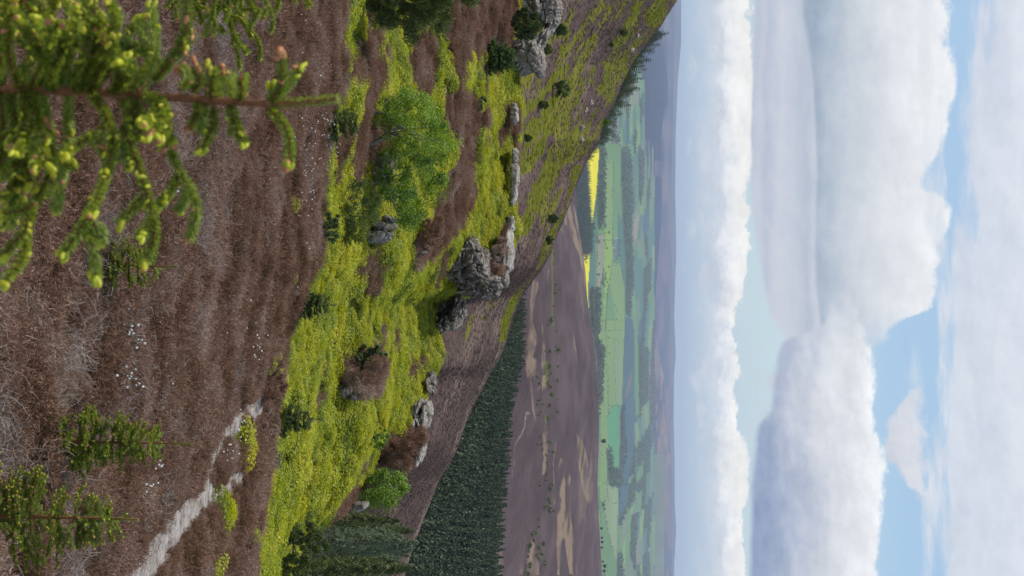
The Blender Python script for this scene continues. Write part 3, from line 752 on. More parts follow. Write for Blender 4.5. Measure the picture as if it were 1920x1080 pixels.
def scatter(name, pts, rot, scl, idx, meshes, mats, label, cat):
    me = bpy.data.meshes.new(name); me.vertices.add(len(pts)); me.vertices.foreach_set('co', np.asarray(pts, float).ravel())
    for k, ty, val in (('rot', 'FLOAT_VECTOR', rot), ('scl', 'FLOAT', scl), ('idx', 'INT', idx)):
        a = me.attributes.new(k, ty, 'POINT'); a.data.foreach_set('vector' if ty == 'FLOAT_VECTOR' else 'value', np.asarray(val).ravel())
    for m in mats: me.materials.append(m)
    o = link(name, me); col = hidden_collection(name + '_kinds', meshes)
    g = bpy.data.node_groups.new(name, 'GeometryNodeTree'); g.interface.new_socket('Geometry', in_out='INPUT', socket_type='NodeSocketGeometry')
    g.interface.new_socket('Geometry', in_out='OUTPUT', socket_type='NodeSocketGeometry')
    nn = g.nodes; gi = nn.new('NodeGroupInput'); go = nn.new('NodeGroupOutput'); ip = nn.new('GeometryNodeInstanceOnPoints'); ci = nn.new('GeometryNodeCollectionInfo')
    ci.inputs['Collection'].default_value = col; ci.inputs['Separate Children'].default_value = True; ci.inputs['Reset Children'].default_value = True
    ip.inputs['Pick Instance'].default_value = True
    def na(k, ty):
        n = nn.new('GeometryNodeInputNamedAttribute'); n.data_type = ty; n.inputs[0].default_value = k; return n.outputs[0]
    g.links.new(gi.outputs[0], ip.inputs['Points']); g.links.new(ci.outputs[0], ip.inputs['Instance']); g.links.new(na('idx', 'INT'), ip.inputs['Instance Index'])
    e = nn.new('FunctionNodeEulerToRotation'); g.links.new(na('rot', 'FLOAT_VECTOR'), e.inputs[0]); g.links.new(e.outputs[0], ip.inputs['Rotation'])
    g.links.new(na('scl', 'FLOAT'), ip.inputs['Scale']); g.links.new(ip.outputs[0], go.inputs[0])
    md = o.modifiers.new('scatter', 'NODES'); md.node_group = g
    tag(o, label, cat, None, 'stuff'); return o


def sample_grid(G, dens, sel):
    """random points on a terrain sheet; dens(P)= per square metre"""
    F = gridfaces(*G.shape[:2]); V = G.reshape(-1, 3); q = V[F]; c = q.mean(1); ok = sel(c); F = F[ok]; q = q[ok]; c = c[ok]
    ar = (np.linalg.norm(np.cross(q[:, 1] - q[:, 0], q[:, 3] - q[:, 0]), axis=1) + np.linalg.norm(np.cross(q[:, 1] - q[:, 2], q[:, 3] - q[:, 2]), axis=1)) / 2
    n = RNG.poisson(ar * dens(c)); i = np.repeat(np.arange(len(F)), n); u = RNG.rand(len(i), 1); v = RNG.rand(len(i), 1); Q = q[i]
    return (Q[:, 0] * (1 - u) + Q[:, 1] * u) * (1 - v) + (Q[:, 3] * (1 - u) + Q[:, 2] * u) * v


def nearsel(c):
    px, py = proj(c); return (c[:, 1] > 7) & (py > -170) & (py < 1250) & (c[:, 1] < C_Y(py) + 4)
P1 = sample_grid(NG, lambda c: np.interp(c[:, 1], [7, 30, 66], [26, 13, 9.5]), nearsel)
K1 = nearclass(P1)
def rnd_rot(n, tilt=.18): return np.stack([RNG.randn(n) * tilt, RNG.randn(n) * tilt, RNG.uniform(0, 6.28, n)], 1)

_pp = NG.reshape(-1, 3)[cls == 2]; _pp = _pp[::max(1, len(_pp) // 500)]
_dx = P1[:, None, :2] - _pp[None, :, :2]; pdist = np.where((_dx[..., 1] < 0), np.hypot(_dx[..., 0] * 1.3, _dx[..., 1] * .45), np.hypot(_dx[..., 0], _dx[..., 1])).min(1)   # growth is low and trampled beside the path
psc = np.clip(.25 + pdist / .55, .25, 1)
hsel = ((K1 == 0) | ((K1 == 2) & (RNG.rand(len(P1)) < .10))) & (RNG.rand(len(P1)) < .95); hp = P1[hsel]; psh = psc[hsel]; nh = len(hp); hv = fbm(hp * [1.1, 1.1, 0], 3, 91) * 1.5
scatter('heather', hp - [0, 0, .02], rnd_rot(nh), psh * (.92 + .45 * hv + RNG.uniform(-.15, .2, nh)) * np.interp(hp[:, 1], [25, 60], [1, 1.25]), RNG.randint(0, 6, nh),
        [heather_clump(20 + i, HEATH) for i in range(6)], [HEATH], 'brown heather covering the slope in the foreground', 'heather')
dv = fbm(hp * [.45, .45, 0], 4, 95); dp = hp[(hp[:, 1] < 31) & (psh > .95) & (dv + RNG.randn(nh) * .22 > .24) & (RNG.rand(nh) < .34)]; nd = len(dp)
scatter('dead_heather', dp + [0, 0, .15], rnd_rot(nd, .1), RNG.uniform(.7, 1.3, nd), RNG.randint(0, 5, nd), [dead_clump(40 + i, DEAD) for i in range(5)], [DEAD],
        'bleached grey dead twigs scattered through the brown heather', 'dead heather')
bp = P1[K1 == 1]; nb = len(bp); bv = fbm(bp * [.7, .5, 0], 3, 93) * 1.6
scatter('bilberry', bp, rnd_rot(nb, .22), (1.05 + .5 * bv + RNG.uniform(-.2, .25, nb)) * np.interp(bp[:, 1], [30, 66], [1.0, 1.3]), RNG.randint(0, 5, nb),
        [bilb_clump(60 + i) for i in range(5)], [BILB], 'bright yellow green bilberry carpeting the slope below the crags', 'bilberry')
stp = P1[K1 == 3]; ns = len(stp)
scatter('dead_bracken', stp, rnd_rot(ns, .2), RNG.uniform(.8, 1.3, ns), RNG.randint(0, 3, ns), [heather_clump(80 + i, STRAW, 120, .26, .2, .012, 1.2) for i in range(3)], [STRAW],
        'patches of pinkish dead bracken litter among the bilberry', 'dead bracken')

# cotton grass heads
mbc = MB(); rc = np.random.RandomState(11)
def icos(r):
    t = (1 + 5 ** .5) / 2; v = np.array([(-1, t, 0), (1, t, 0), (-1, -t, 0), (1, -t, 0), (0, -1, t), (0, 1, t), (0, -1, -t), (0, 1, -t), (t, 0, -1), (t, 0, 1), (-t, 0, -1), (-t, 0, 1)], float)
    f = np.array([(0, 11, 5), (0, 5, 1), (0, 1, 7), (0, 7, 10), (0, 10, 11), (1, 5, 9), (5, 11, 4), (11, 10, 2), (10, 7, 6), (7, 1, 8), (3, 9, 4), (3, 4, 2), (3, 2, 6), (3, 6, 8), (3, 8, 9), (4, 9, 5), (2, 4, 11), (6, 2, 10), (8, 6, 7), (9, 8, 1)])
    return unit(v) * r, f
iv, if_ = icos(1)
for px, py, n, sx, sy in [(583, 225, 34, 12, 18), (592, 285, 22, 12, 20), (548, 270, 22, 12, 30), (552, 350, 16, 10, 18), (292, 352, 16, 9, 14), (540, 385, 8, 14, 16), (204, 612, 12, 8, 12), (210, 645, 7, 8, 8), (196, 700, 16, 10, 14), (455, 655, 12, 6, 10),
                          (413, 800, 15, 8, 12), (398, 848, 16, 5, 10), (246, 868, 8, 8, 8), (238, 908, 8, 9, 6), (556, 98, 8, 18, 40), (500, 560, 6, 30, 50), (480, 640, 5, 25, 40), (545, 480, 5, 20, 60), (340, 700, 5, 60, 80)]:
    for _ in range(int(n * .75)):
        p = near.hit(px + rc.randn() * sx, py + rc.randn() * sy)
        if p is None: continue
        r = rc.uniform(.009, .016); c = p + [0, 0, rc.uniform(.22, .36)]
        vv = iv * [r, r, r * 1.15] * rc.uniform(.75, 1.25, (12, 1)) + c; mbc.add(vv, if_, 0)
        tube(mbc, [p + [0, 0, -.02], (p + c) / 2 + [.01, 0, 0], c], .0015, .0012, 3, 1)
tag(link('cotton_grass', mbc.mesh('cotton_grass', [COTTON, STRAW])), 'white cotton grass tufts dotted in the heather', 'cotton grass', None, 'stuff')

# coarse tufts that roughen the middle hill
def midsel(c):
    px, py = proj(c); return (py > -60) & (py < 1140) & (px > C_(py) - 12) & (c[:, 1] < S_Y(py) + 3)
P2 = sample_grid(MG, lambda c: np.interp(c[:, 1], [90, 280], [5.0, 1.9]), midsel); cm = midcolor(P2); isg = cm[:, 1] > cm[:, 0] * .98; istan = cm[:, 0] > .2
def tuft(seed, mat, n=120):
    rng = np.random.RandomState(seed); mb = MB(); v = unit(rng.randn(n, 3)); v[:, 2] = np.abs(v[:, 2]); c = v * rng.uniform(.5, 1, (n, 1)) * [.55, .55, .2]
    leaves(mb, c, np.full(n, .15), .8, 1.4, 0, rng, v); return mb.mesh('tuft', [mat])
HH = leafmat('hill_heather', [(.065, .046, .04), (.105, .074, .065), (.15, .11, .095)], .1, .15, gloss=False)
HB = leafmat('hill_bilberry', [(.075, .085, .014), (.125, .132, .019), (.18, .17, .026)], .3, .25, gloss=False)
for nm, mat, sel, lab in (('hill_heather', HH, (~isg) & (~istan), 'purple brown heather on the hill behind the crags'), ('hill_bilberry', HB, isg, 'green bilberry patches on the hill behind the crags')):
    q = P2[sel]; n = len(q); scatter(nm, q - [0, 0, .08], rnd_rot(n, .15), RNG.uniform(.3, .62, n), RNG.randint(0, 4, n), [tuft(100 + i, mat) for i in range(4)], [mat], lab, nm.replace('_', ' '))

# ------------------------------------------------------------------ rocks
def resample_star(poly, c, k):
    th = np.arange(k) * 2 * math.pi / k; r = np.zeros(k); P = np.array(poly, float) - c
    for i in range(len(P)):
        a, b = P[i], P[(i + 1) % len(P)]; d = b - a
        dx, dy = np.cos(th), np.sin(th); den = dx * d[1] - dy * d[0]; den = np.where(abs(den) < 1e-9, 1e-9, den)
        t = (a[0] * d[1] - a[1] * d[0]) / den; s = (a[0] * dy - a[1] * dx) / den
        ok = (s >= -1e-6) & (s <= 1 + 1e-6) & (t > 0); r = np.where(ok & (t > r), t, r)
    r = (np.roll(r, 1) + 2 * r + np.roll(r, -1)) / 4
    return th, r


def voron(P, s=0):
    F = np.floor(P).astype(np.int64); d1 = np.full(len(P), 9.); d2 = np.full(len(P), 9.); v = np.zeros(len(P))
    for a in (-1, 0, 1):
        for b in (-1, 0, 1):
            for c in (-1, 0, 1):
                I, J, K = F[:, 0] + a, F[:, 1] + b, F[:, 2] + c
                d = np.sqrt((I + .5 + .42 * _h(I, J, K, s) - P[:, 0]) ** 2 + (J + .5 + .42 * _h(I, J, K, s + 1) - P[:, 1]) ** 2 + (K + .5 + .42 * _h(I, J, K, s + 2) - P[:, 2]) ** 2)
                n = d < d1; d2 = np.where(n, d1, np.minimum(d2, d)); v = np.where(n, _h(I, J, K, s + 3), v); d1 = np.where(n, d, d1)
    return v, d2 - d1


def rock_block(mb, atts, poly, Y, T, seed, amp=.10, lift=0.0, lichen=.6, strata=1.0, k=240, m=96, blk=1.0):
    c = np.mean(poly, 0); th, r = resample_star(poly, c, k)
    ph = np.linspace(-math.pi / 2, math.pi / 2, m); rho = np.cos(ph) ** .42; dep = np.sign(np.sin(ph)) * np.abs(np.sin(ph)) ** .55
    PX = c[0] + rho[:, None] * (r * np.cos(th))[None]; PY = c[1] + rho[:, None] * (r * np.sin(th))[None]
    V = at(PX.ravel(), PY.ravel(), np.full(PX.size, float(Y))); V[:, 1] += np.repeat(dep, k) * T
    i = np.arange(m - 1)[:, None] * k; j = np.arange(k)[None]; j2 = (j + 1) % k
    f = np.stack([i + j, i + k + j, i + k + j2, i + j2], -1).reshape(-1, 4)
    cc = V.mean(0); nr = unit((V - cc) / (V.std(0) + 1e-6)); sc = 1.0
    wz = V[:, 2:3] + .35 * fbm(V * .8, 3, seed)[:, None] + V[:, :1] * .12
    flu = fbm(np.hstack([V[:, :1] * 3.0 + .4 * wz + seed, V[:, 1:2] * 2.0, V[:, 2:3] * .45]), 4, seed + 21)            # runnels down the face
    bed = fbm(np.hstack([wz * 3.2 + seed, V[:, :1] * .25, V[:, 1:2] * .25]), 3, seed + 1)            # bedding ledges
    crack = np.abs(fbm(V * [1.1, 1.1, .5] + seed, 3, seed + 2)); crack = np.exp(-(crack / .06) ** 2)      # joints
    bedc = np.abs(vnoise(np.hstack([wz * 2.3 + seed * 3, V[:, :2] * .3]), seed + 9)); bedc = np.exp(-(bedc / .10) ** 2)
    wv = V + .12 * np.stack([fbm(V * 1.5, 2, seed + 40), fbm(V * 1.5, 2, seed + 41), fbm(V * 1.5, 2, seed + 42)], 1)
    cv, ce = voron(wv * [1.25, 1.0, .8] + seed, seed); cv2, ce2 = voron(wv * [3.2, 3.2, 2.2] + seed, seed + 50); ce = np.exp(-(ce / .07) ** 2); ce2 = np.exp(-(ce2 / .10) ** 2)
    crack = np.maximum(crack * .5, np.maximum(ce * (.4 + .6 * blk), ce2 * .35 * blk))
    d = amp * (.7 * bed * strata + .8 * flu + .3 * fbm(V * 2.2, 4, seed + 3) + .45 * fbm(V * 9, 3, seed + 4) + (1.4 * cv + .4 * cv2) * blk) - amp * 2.2 * crack - amp * 1.9 * bedc * strata
    V = V + nr * d[:, None]
    mb.add(V, f, 0); atts['lichen'].append(np.full(len(V), lichen)); atts['lift'].append(np.full(len(V), lift) - .12 * bedc * strata - .12 * crack)


def crag(name, label, cat, blocks, group=None, base_py=None, Y=None, ground=None):
    """blocks: list of (outline, depth offset, thickness, options)"""
    mb = MB(); at_ = {'lichen': [], 'lift': []}
    if Y is None:
        allp = np.array([p for b in blocks for p in b[0]]); lo = allp[np.argmin(allp[:, 0])]; h = (ground or near).hit(lo[0] + 3, lo[1]); Y = h[1] + .3 if h is not None and h[1] < 75 else float(C_Y(lo[1])) - .5
    for i, (poly, dy, T, opt) in enumerate(blocks):
        rock_block(mb, at_, poly, Y + dy, T, int(abs(poly[0][0] * 7 + poly[0][1] * 3)) % 97 + i, **opt)
    o = link(name, mb.mesh(name, [ROCK], True, False, {k: np.concatenate(v) for k, v in at_.items()})); return tag(o, label, cat, group)


def zc(pts): return [(800 + a / 4.155, 380 + b / 4.155) for a, b in pts]
def zt(pts): return [(560 + a / 2.571, b / 2.571) for a, b in pts]
def zr(pts): return [(620 + a / 5.4, 140 + b / 5.4) for a, b in pts]
def zq(pts): return [(590 + a / 5.4, 330 + b / 5.4) for a, b in pts]
def zm(pts): return [(640 + a / 3.857, 640 + b / 3.857) for a, b in pts]
def zb(pts): return [(440 + a / 2.571, 660 + b / 2.571) for a, b in pts]
D = dict
crag('rock_crag', 'tall dark jointed gritstone crag with white streaked top edge, in the middle of the hillside', 'crag', [
    (zc([(150, 600), (165, 400), (210, 370), (300, 380), (440, 365), (462, 430), (470, 560), (470, 600), (400, 615), (300, 625)]), 0, 2.2, D(amp=.15, lift=-.02, lichen=.5)),
    (zc([(205, 350), (225, 240), (290, 205), (370, 235), (418, 330), (425, 370), (300, 385)]), .5, 1.8, D(amp=.12, lift=.0, lichen=.5)),
    (zc([(215, 240), (240, 140), (285, 85), (380, 70), (388, 160), (375, 245), (280, 250)]), 1.4, 1.6, D(amp=.10, lift=0.0, lichen=.3)),
    (zc([(240, 590), (480, 572), (520, 610), (545, 665), (535, 715), (440, 722), (260, 700)]), .6, 1.6, D(amp=.13, lift=-.02, lichen=.75)),
    (zc([(425, 400), (470, 420), (478, 600), (440, 600)]), -.4, .9, D(amp=.07, lift=.03, lichen=1.0, k=80, m=30)),
    (zc([(470, 575), (560, 590), (605, 570), (615, 620), (575, 655), (500, 650)]), 1.0, 1.4, D(amp=.10, lift=0, lichen=.9))])
crag('rock_ledge', 'flat pale gritstone ledge capping the tall crag', 'rock ledge', [
    (zc([(640, 190), (672, 225), (670, 400), (662, 520), (622, 560), (600, 500), (545, 500), (545, 405), (600, 395), (628, 300)]), 0, 1.2, D(amp=.07, lift=.14, lichen=1.0, k=160, m=50, blk=.5)),
    (zc([(585, 555), (630, 530), (622, 600), (600, 650), (572, 655), (565, 610)]), -.4, 1.0, D(amp=.06, lift=.10, lichen=1.0, k=90, m=30))], Y=62)
crag('rock_outcrop', 'low brown layered outcrop with a pale slab on top, right of the tall crag', 'rock outcrop', [
    (zc([(75, 930), (95, 860), (150, 850), (215, 855), (222, 965), (195, 990), (135, 1010), (108, 985)]), 0, 1.6, D(amp=.14, lift=0.0)),
    (zc([(205, 900), (222, 850), (240, 770), (255, 728), (290, 735), (300, 860), (282, 920), (245, 985), (212, 975)]), .2, 1.4, D(amp=.10, lift=.05, lichen=.6)),
    (zc([(100, 850), (100, 750), (120, 690), (170, 665), (192, 760), (180, 850), (140, 880)]), .4, 1.3, D(amp=.10, lift=-.01, lichen=.7)),
    (zc([(170, 860), (178, 735), (268, 715), (255, 800), (235, 860)]), .8, 1.3, D(amp=.10, lift=-.02)),
    (zc([(145, 660), (160, 600), (262, 600), (268, 705), (210, 728), (160, 700)]), .9, 1.4, D(amp=.10, lift=-.01, lichen=.6))])
crag('rock_tower', 'pale weathered tor with an overhanging nose at the top left of the crest', 'rock tor', [
    (zt([(1035, 230), (1090, 195), (1135, 190), (1172, 230), (1187, 290), (1175, 355), (1150, 368), (1120, 330), (1075, 345), (1055, 360), (1035, 330)]), 0, 1.8, D(amp=.13, lift=.07, lichen=.45, blk=.3, strata=.5)),
    (zt([(1130, 205), (1165, 180), (1205, 145), (1195, 205), (1170, 240), (1140, 235)]), .5, 1.0, D(amp=.08, lift=.08, lichen=1)),
    (zt([(1030, 205), (1065, 185), (1085, 215), (1045, 245)]), -.4, .8, D(amp=.05, lift=.08, lichen=1, k=80, m=30))], Y=67)
crag('rock_tower', 'split pale tor with dark cracks behind the round bush at the crest', 'rock tor', [
    (zt([(1040, -60), (1165, -60), (1180, 0), (1185, 90), (1158, 125), (1100, 100), (1050, 40)]), .3, 2.0, D(amp=.15, lift=.06, lichen=.5, blk=.6)),
    (zt([(1178, -60), (1250, -60), (1257, 60), (1235, 115), (1200, 155), (1178, 140), (1172, 60)]), .9, 1.6, D(amp=.14, lift=.05, lichen=.9, blk=.6))], Y=68)
for i, (q, lb) in enumerate([([(958, 191), (968, 192), (971, 200), (975, 206), (971, 214), (972, 226), (964, 230), (958, 222)], 'small pale slab on the crest, between the tor and the bilberry'),
                             ([(960, 277), (970, 278), (974, 284), (970, 293), (973, 300), (968, 308), (960, 307)], 'short pale ledge on the crest above the rowans'),
                             ([(958, 306), (970, 308), (976, 316), (972, 330), (975, 342), (969, 352), (971, 366), (965, 376), (966, 388), (957, 390)], 'long pale ledge on the crest beyond the rowans'),
                             ([(953, 404), (962, 404), (966, 412), (962, 421), (965, 428), (959, 434), (952, 432)], 'narrow pale slab on the crest above the crag wall')]):
    crag('rock_slab', lb, 'rock slab', [(q, 0, .5, D(blk=.25, strata=.4, amp=.06, lift=.14, lichen=1, k=110, m=36))], 'pale slabs along the crest', Y=64.5)
BG_ = 'boulders in the bilberry'
crag('boulder', 'grey cracked boulder at the foot of the second rowan', 'boulder', [(zq([(525, 690), (555, 590), (600, 540), (650, 430), (700, 410), (795, 490), (805, 560), (745, 640), (705, 660), (620, 690)]), 0, .9, D(amp=.10, lift=.06, lichen=.5)),
      (zq([(740, 400), (800, 410), (840, 440), (830, 480), (780, 480)]), .6, .5, D(amp=.05, lift=.1, lichen=.9, k=80, m=30))], BG_)
crag('boulder', 'grey boulder half hidden behind the rowan trunks on the left', 'boulder', [(zr([(425, 330), (455, 260), (540, 195), (580, 215), (565, 290), (530, 330)]), 0, .6, D(amp=.08, lift=.05, lichen=.8))], BG_)
crag('boulder', 'shadowed grey boulder under the rowan crown', 'boulder', [([(690, 345), (703, 310), (722, 292), (742, 300), (738, 325), (722, 345)], .2, .7, D(amp=.08, lift=.02))], BG_)
crag('boulder', 'ribbed grey boulder poking from the end of the heather mound', 'boulder', [(zm([(5, 335), (55, 320), (120, 345), (145, 385), (135, 435), (95, 452), (50, 432), (15, 405)]), 0, .7, D(amp=.12, lift=.04, lichen=.7))], BG_)
crag('rock_outcrop', 'overhanging rock lip at the end of the heather bank', 'rock outcrop', [(zq([(975, 800), (1030, 755), (1150, 760), (1135, 785), (1060, 802)]), 0, .5, D(amp=.06, lift=0, lichen=.4))])
crag('rock_outcrop', 'small dark outcrop at the right end of the crest', 'rock outcrop', [(zm([(595, 300), (618, 235), (650, 235), (665, 300), (655, 375), (625, 360)]), 0, .8, D(amp=.10, lift=-.02, lichen=.6)), (zm([(545, 280), (575, 285), (575, 350), (548, 362)]), -.5, .6, D(amp=.07, lift=.12, lichen=1, k=80, m=30))])
crag('rock_outcrop', 'pale fluted outcrop leaning over the dark hillside', 'rock outcrop', [(zm([(535, 470), (565, 415), (605, 415), (600, 480), (598, 560), (590, 600), (545, 630), (512, 645), (508, 560)]), 0, 1.1, D(amp=.14, lift=.10, lichen=.7, blk=.45)),
      (zm([(596, 440), (632, 440), (638, 500), (632, 570), (615, 655), (598, 645), (602, 540)]), .3, .9, D(amp=.10, lift=.12, lichen=.8, blk=.45))])
crag('rock_outcrop', 'thin pale rock fin above the heather on the right', 'rock outcrop', [(zm([(560, 740), (607, 742), (610, 780), (588, 840), (566, 892), (552, 888), (562, 820)]), 0, .8, D(amp=.07, lift=.13, lichen=1))])
crag('boulder', 'narrow white boulder beside the round green bush', 'boulder', [(zm([(380, 900), (395, 870), (413, 868), (410, 940), (385, 955)]), 0, .4, D(amp=.05, lift=.12, lichen=1, k=80, m=30))], BG_)
crag('boulder', 'small pale boulder below the dark green shrub', 'boulder', [(zm([(262, 800), (300, 768), (316, 775), (312, 805), (290, 818)]), 0, .4, D(amp=.05, lift=.1, lichen=1, k=80, m=30))], BG_)
crag('boulder', 'grey boulder between the green bush and the forest', 'boulder', [(zb([(560, 735), (590, 720), (640, 725), (640, 745), (600, 760)]), 0, .4, D(amp=.05, lift=.06, lichen=.8, k=80, m=30))], BG_)
for i, (a, b, w, h, lb) in enumerate([(1098, 205, 8, 4, 'largest pale boulder on the far hill slope'), (1107, 190, 5, 4, 'jagged pale rock just above the largest boulder on the far slope'), (1089, 242, 5, 5, 'round pale rock on the far slope between bilberry patches'),
                                      (1089, 261, 3.5, 3, 'small pale rock lowest in the row on the far slope'), (1150, 138, 3, 3, 'tiny pale rock in the upper bilberry patch'), (1192, 68, 4, 5, 'pale rock high on the far slope'), (1184, 93, 4, 4, 'grey rock with a dark side near the ridge'),
                                      (900, 487, 3, 6, 'lone grey boulder on the purple slope right of the crag')]):
    h_ = mid.hit(a, b)
    if h_ is None: print('miss', a, b); continue
    crag('boulder', lb, 'boulder', [([(a - h, b - w), (a + h, b - w * .7), (a + h * 1.1, b + w * .6), (a - h * .2, b + w), (a - h, b + w * .8)], 0, .8, D(amp=.16, lift=.14, lichen=1, k=36, m=16))], 'pale rocks on the far slope', Y=h_[1])

# ------------------------------------------------------------------ trees and bushes
def poly_sample(poly, n, rng):
    P = np.array(poly, float); lo, hi = P.min(0), P.max(0); out = np.zeros((0, 2))
    while len(out) < n:
        q = rng.uniform(lo, hi, (n * 2, 2)); out = np.vstack([out, q[inpoly(q[:, 0], q[:, 1], poly)]])
    return out[:n]


def crown_mesh(poly, Y, T, n, size, mat, seed, clumps=None, sig=None, up=.6, kind='leaf', twig=None, hollow=.35, origin=np.zeros(3)):
    rng = np.random.RandomState(seed); K = clumps or max(12, n // 90); mb = MB()
    c2 = poly_sample(poly, K, rng); cen = np.mean(poly, 0); th, r = resample_star(poly, cen, 72)
    d = c2 - cen; ang_ = (np.arctan2(d[:, 1], d[:, 0]) % (2 * math.pi)); rr = np.interp(ang_, np.append(th, 2 * math.pi), np.append(r, r[0])); rho = np.clip(np.hypot(d[:, 0], d[:, 1]) / (rr + 1e-6), 0, .999)
    c2 = cen + d * .93
    z = rng.uniform(-1, 1, K); z = np.sign(z) * np.abs(z) ** (hollow + .2) * np.sqrt(1 - rho ** 2) * T
    C = at(c2[:, 0], c2[:, 1], np.full(K, float(Y))); C[:, 1] += z
    wpp = Y / FPX; ext = math.sqrt(np.ptp(np.array(poly)[:, 0]) * np.ptp(np.array(poly)[:, 1])) * wpp
    s = sig or ext * .055
    i = rng.randint(0, K, n); p = C[i] + unit(rng.randn(n, 3)) * (rng.rand(n, 1) ** .45) * s * 1.7 * rng.uniform(.55, 1.4, (K, 1))[i]
    mid_ = C.mean(0); out = unit(p - mid_)
    if kind == 'leaf': leaves(mb, p - origin, np.full(n, size), up, 1.4, 0, rng, out)
    else:
        dr = unit(rng.randn(n, 3) * .7 + out * .5 + np.array([0, 0, up])); blades(mb, p - dr * size * .5 - origin, p + dr * size * .5 - origin, np.full(n, size * (twig or .12)), 1, .1, rng=rng)
    return mb, C


def tree(name, label, cat, poly, base, thick, n, size, mat, seed, trunk_w=.05, bark=BARK, group=None, Y=None, trunks=None, ground=None, **kw):
    """crown laid over an outline at its real distance; base = pixel where the stem meets the ground"""
    g = (ground or near).hit(*base)
    if g is None or (ground is None and g[1] > 75): print('miss', label); g = at(base[0], base[1], C_Y(base[1]) - .5)
    Yb = g[1] if Y is None else Y
    if Y is not None: g = (ground or near).drop(at(base[0], base[1], Yb)[0], Yb)
    root = empty(name, g, label, cat, group)
    mb, C = crown_mesh(poly, Yb, thick, n, size, mat, seed, origin=g, **kw)
    link('crown', mb.mesh('crown', [mat]), root)
    rng = np.random.RandomState(seed + 5); tb = MB(); cen = at(*np.mean(poly, 0), Yb)
    stems = trunks or [(base, None)]
    for (bp_, _) in stems:
        b0 = at(bp_[0], bp_[1], Yb) - [0, 0, .12]
        fork = b0 + (cen - b0) * .45 + rng.randn(3) * [.05, .1, .02]
        main = spline([b0, b0 + (fork - b0) * .5 + rng.randn(3) * .05 * abs(cen[2] - b0[2]), fork], 8); tube(tb, main - g, trunk_w, trunk_w * .7, 7)
        for k in rng.choice(len(C), min(len(C), 10), replace=False):
            e = C[k]; m1 = fork + (e - fork) * .5 + [0, 0, -.08 * np.linalg.norm(e - fork)] + rng.randn(3) * .04
            tube(tb, spline([fork, m1, e], 7) - g, trunk_w * .38, trunk_w * .08, 5)
    link('trunk', tb.mesh('trunk', [bark], True), root)
    return root


tree('rowan_tree', 'large bright green rowan with a broad domed crown, left of the pair in the bilberry', 'tree',
     zr([(470, 380), (540, 280), (610, 175), (680, 150), (770, 150), (850, 160), (890, 215), (960, 205), (1060, 235), (1115, 350), (1120, 470), (1200, 560), (1275, 640), (1300, 760), (1270, 860), (1180, 860), (900, 800), (700, 720), (540, 650), (590, 560), (500, 470)]), (688, 222), 1.6, 17000, .046, ROWAN, 3, .075, PBARK,
     trunks=[((690, 218), 0), ((688, 278), 0)], clumps=95, sig=.13)
tree('rowan_tree', 'darker green rowan with a lower spreading crown, right of the pair beside the grey boulder', 'tree',
     [(708, 296), (722, 270), (745, 268), (787, 280), (842, 296), (838, 316), (836, 340), (832, 358), (821, 376), (806, 400), (786, 415), (768, 434), (753, 419), (744, 410), (731, 396), (712, 374), (703, 350)], (700, 322), 1.5, 16000, .046, ROWAN, 4, .06, PBARK, clumps=85, sig=.13, Y=near.hit(688, 250)[1] + .5)
tree('larch_tree', 'thin see-through young larch with a bare leaning stem in front of the second rowan', 'tree',
     [(650, 345), (675, 332), (700, 338), (718, 376), (710, 404), (696, 434), (679, 446), (660, 442), (643, 422), (638, 395)], (633, 393), .5, 5000, .07, LARCH, 6, .025, BARK, clumps=80, kind='twig', twig=.2)
tree('pine_sapling', 'dark green young pine on the brow between heather and bilberry, below the larch', 'small tree',
     [(592, 445), (600, 405), (622, 396), (640, 404), (645, 425), (632, 455), (605, 450)], (596, 432), .35, 3500, .07, NEEDLE_B, 7, .02, BARK, clumps=30, kind='twig', twig=.2)
tree('pine_tree', 'large olive green pine at the left edge with drooping shaggy boughs', 'tree',
     zt([(310, -120), (325, 60), (360, 120), (470, 90), (520, 200), (560, 215), (600, 110), (660, 95), (700, 180), (735, 60), (820, 25), (880, -60), (830, -140)]), (672, -20), .9, 22000, .12, OLIVE, 8, .06, BARK, clumps=80, kind='twig', twig=.17, up=.7)
tree('round_bush', 'round olive bush growing against the split tor', 'bush', zt([(1030, 75), (1080, 38), (1140, 50), (1172, 100), (1155, 165), (1110, 192), (1050, 182), (1028, 130)]), (962, 40), .9, 9000, .13, OLIVE, 9, .04, BARK, clumps=45, kind='twig', twig=.35, Y=63)
tree('green_bush', 'bright green rounded bush at the right end of the outcrops', 'bush', zb([(590, 690), (605, 640), (640, 600), (710, 568), (750, 565), (800, 590), (832, 655), (815, 700), (785, 712), (745, 770), (690, 748), (620, 722)]), (676, 912), .9, 8500, .06, BUSHLEAF, 10, .03, PBARK, clumps=38, sig=.16)
tree('green_shrub', 'small dark green shrub beside a pale boulder in the bilberry', 'bush', zb([(625, 430), (645, 385), (700, 362), (742, 380), (748, 420), (710, 470), (660, 462)]), (686, 822), .5, 3200, .04, BUSHLEAF, 12, .02, BARK, clumps=34)
tree('olive_tree', 'dark olive twiggy tree at the bottom right corner of the slope', 'tree', zb([(255, 835), (330, 815), (400, 850), (450, 920), (462, 990), (430, 1060), (360, 1120), (230, 1120), (222, 1020), (238, 900)]), (534, 1010), .9, 12000, .08, OLIVE, 13, .035, BARK, clumps=60, kind='twig', twig=.25, Y=37)
tree('green_shrub', 'dark shrub behind the heather mound in the middle of the bilberry', 'bush', [(655, 660), (672, 648), (715, 645), (733, 662), (725, 682), (690, 695), (660, 690)], (662, 668), .5, 5000, .06, OLIVE, 14, .02, BARK, clumps=30)
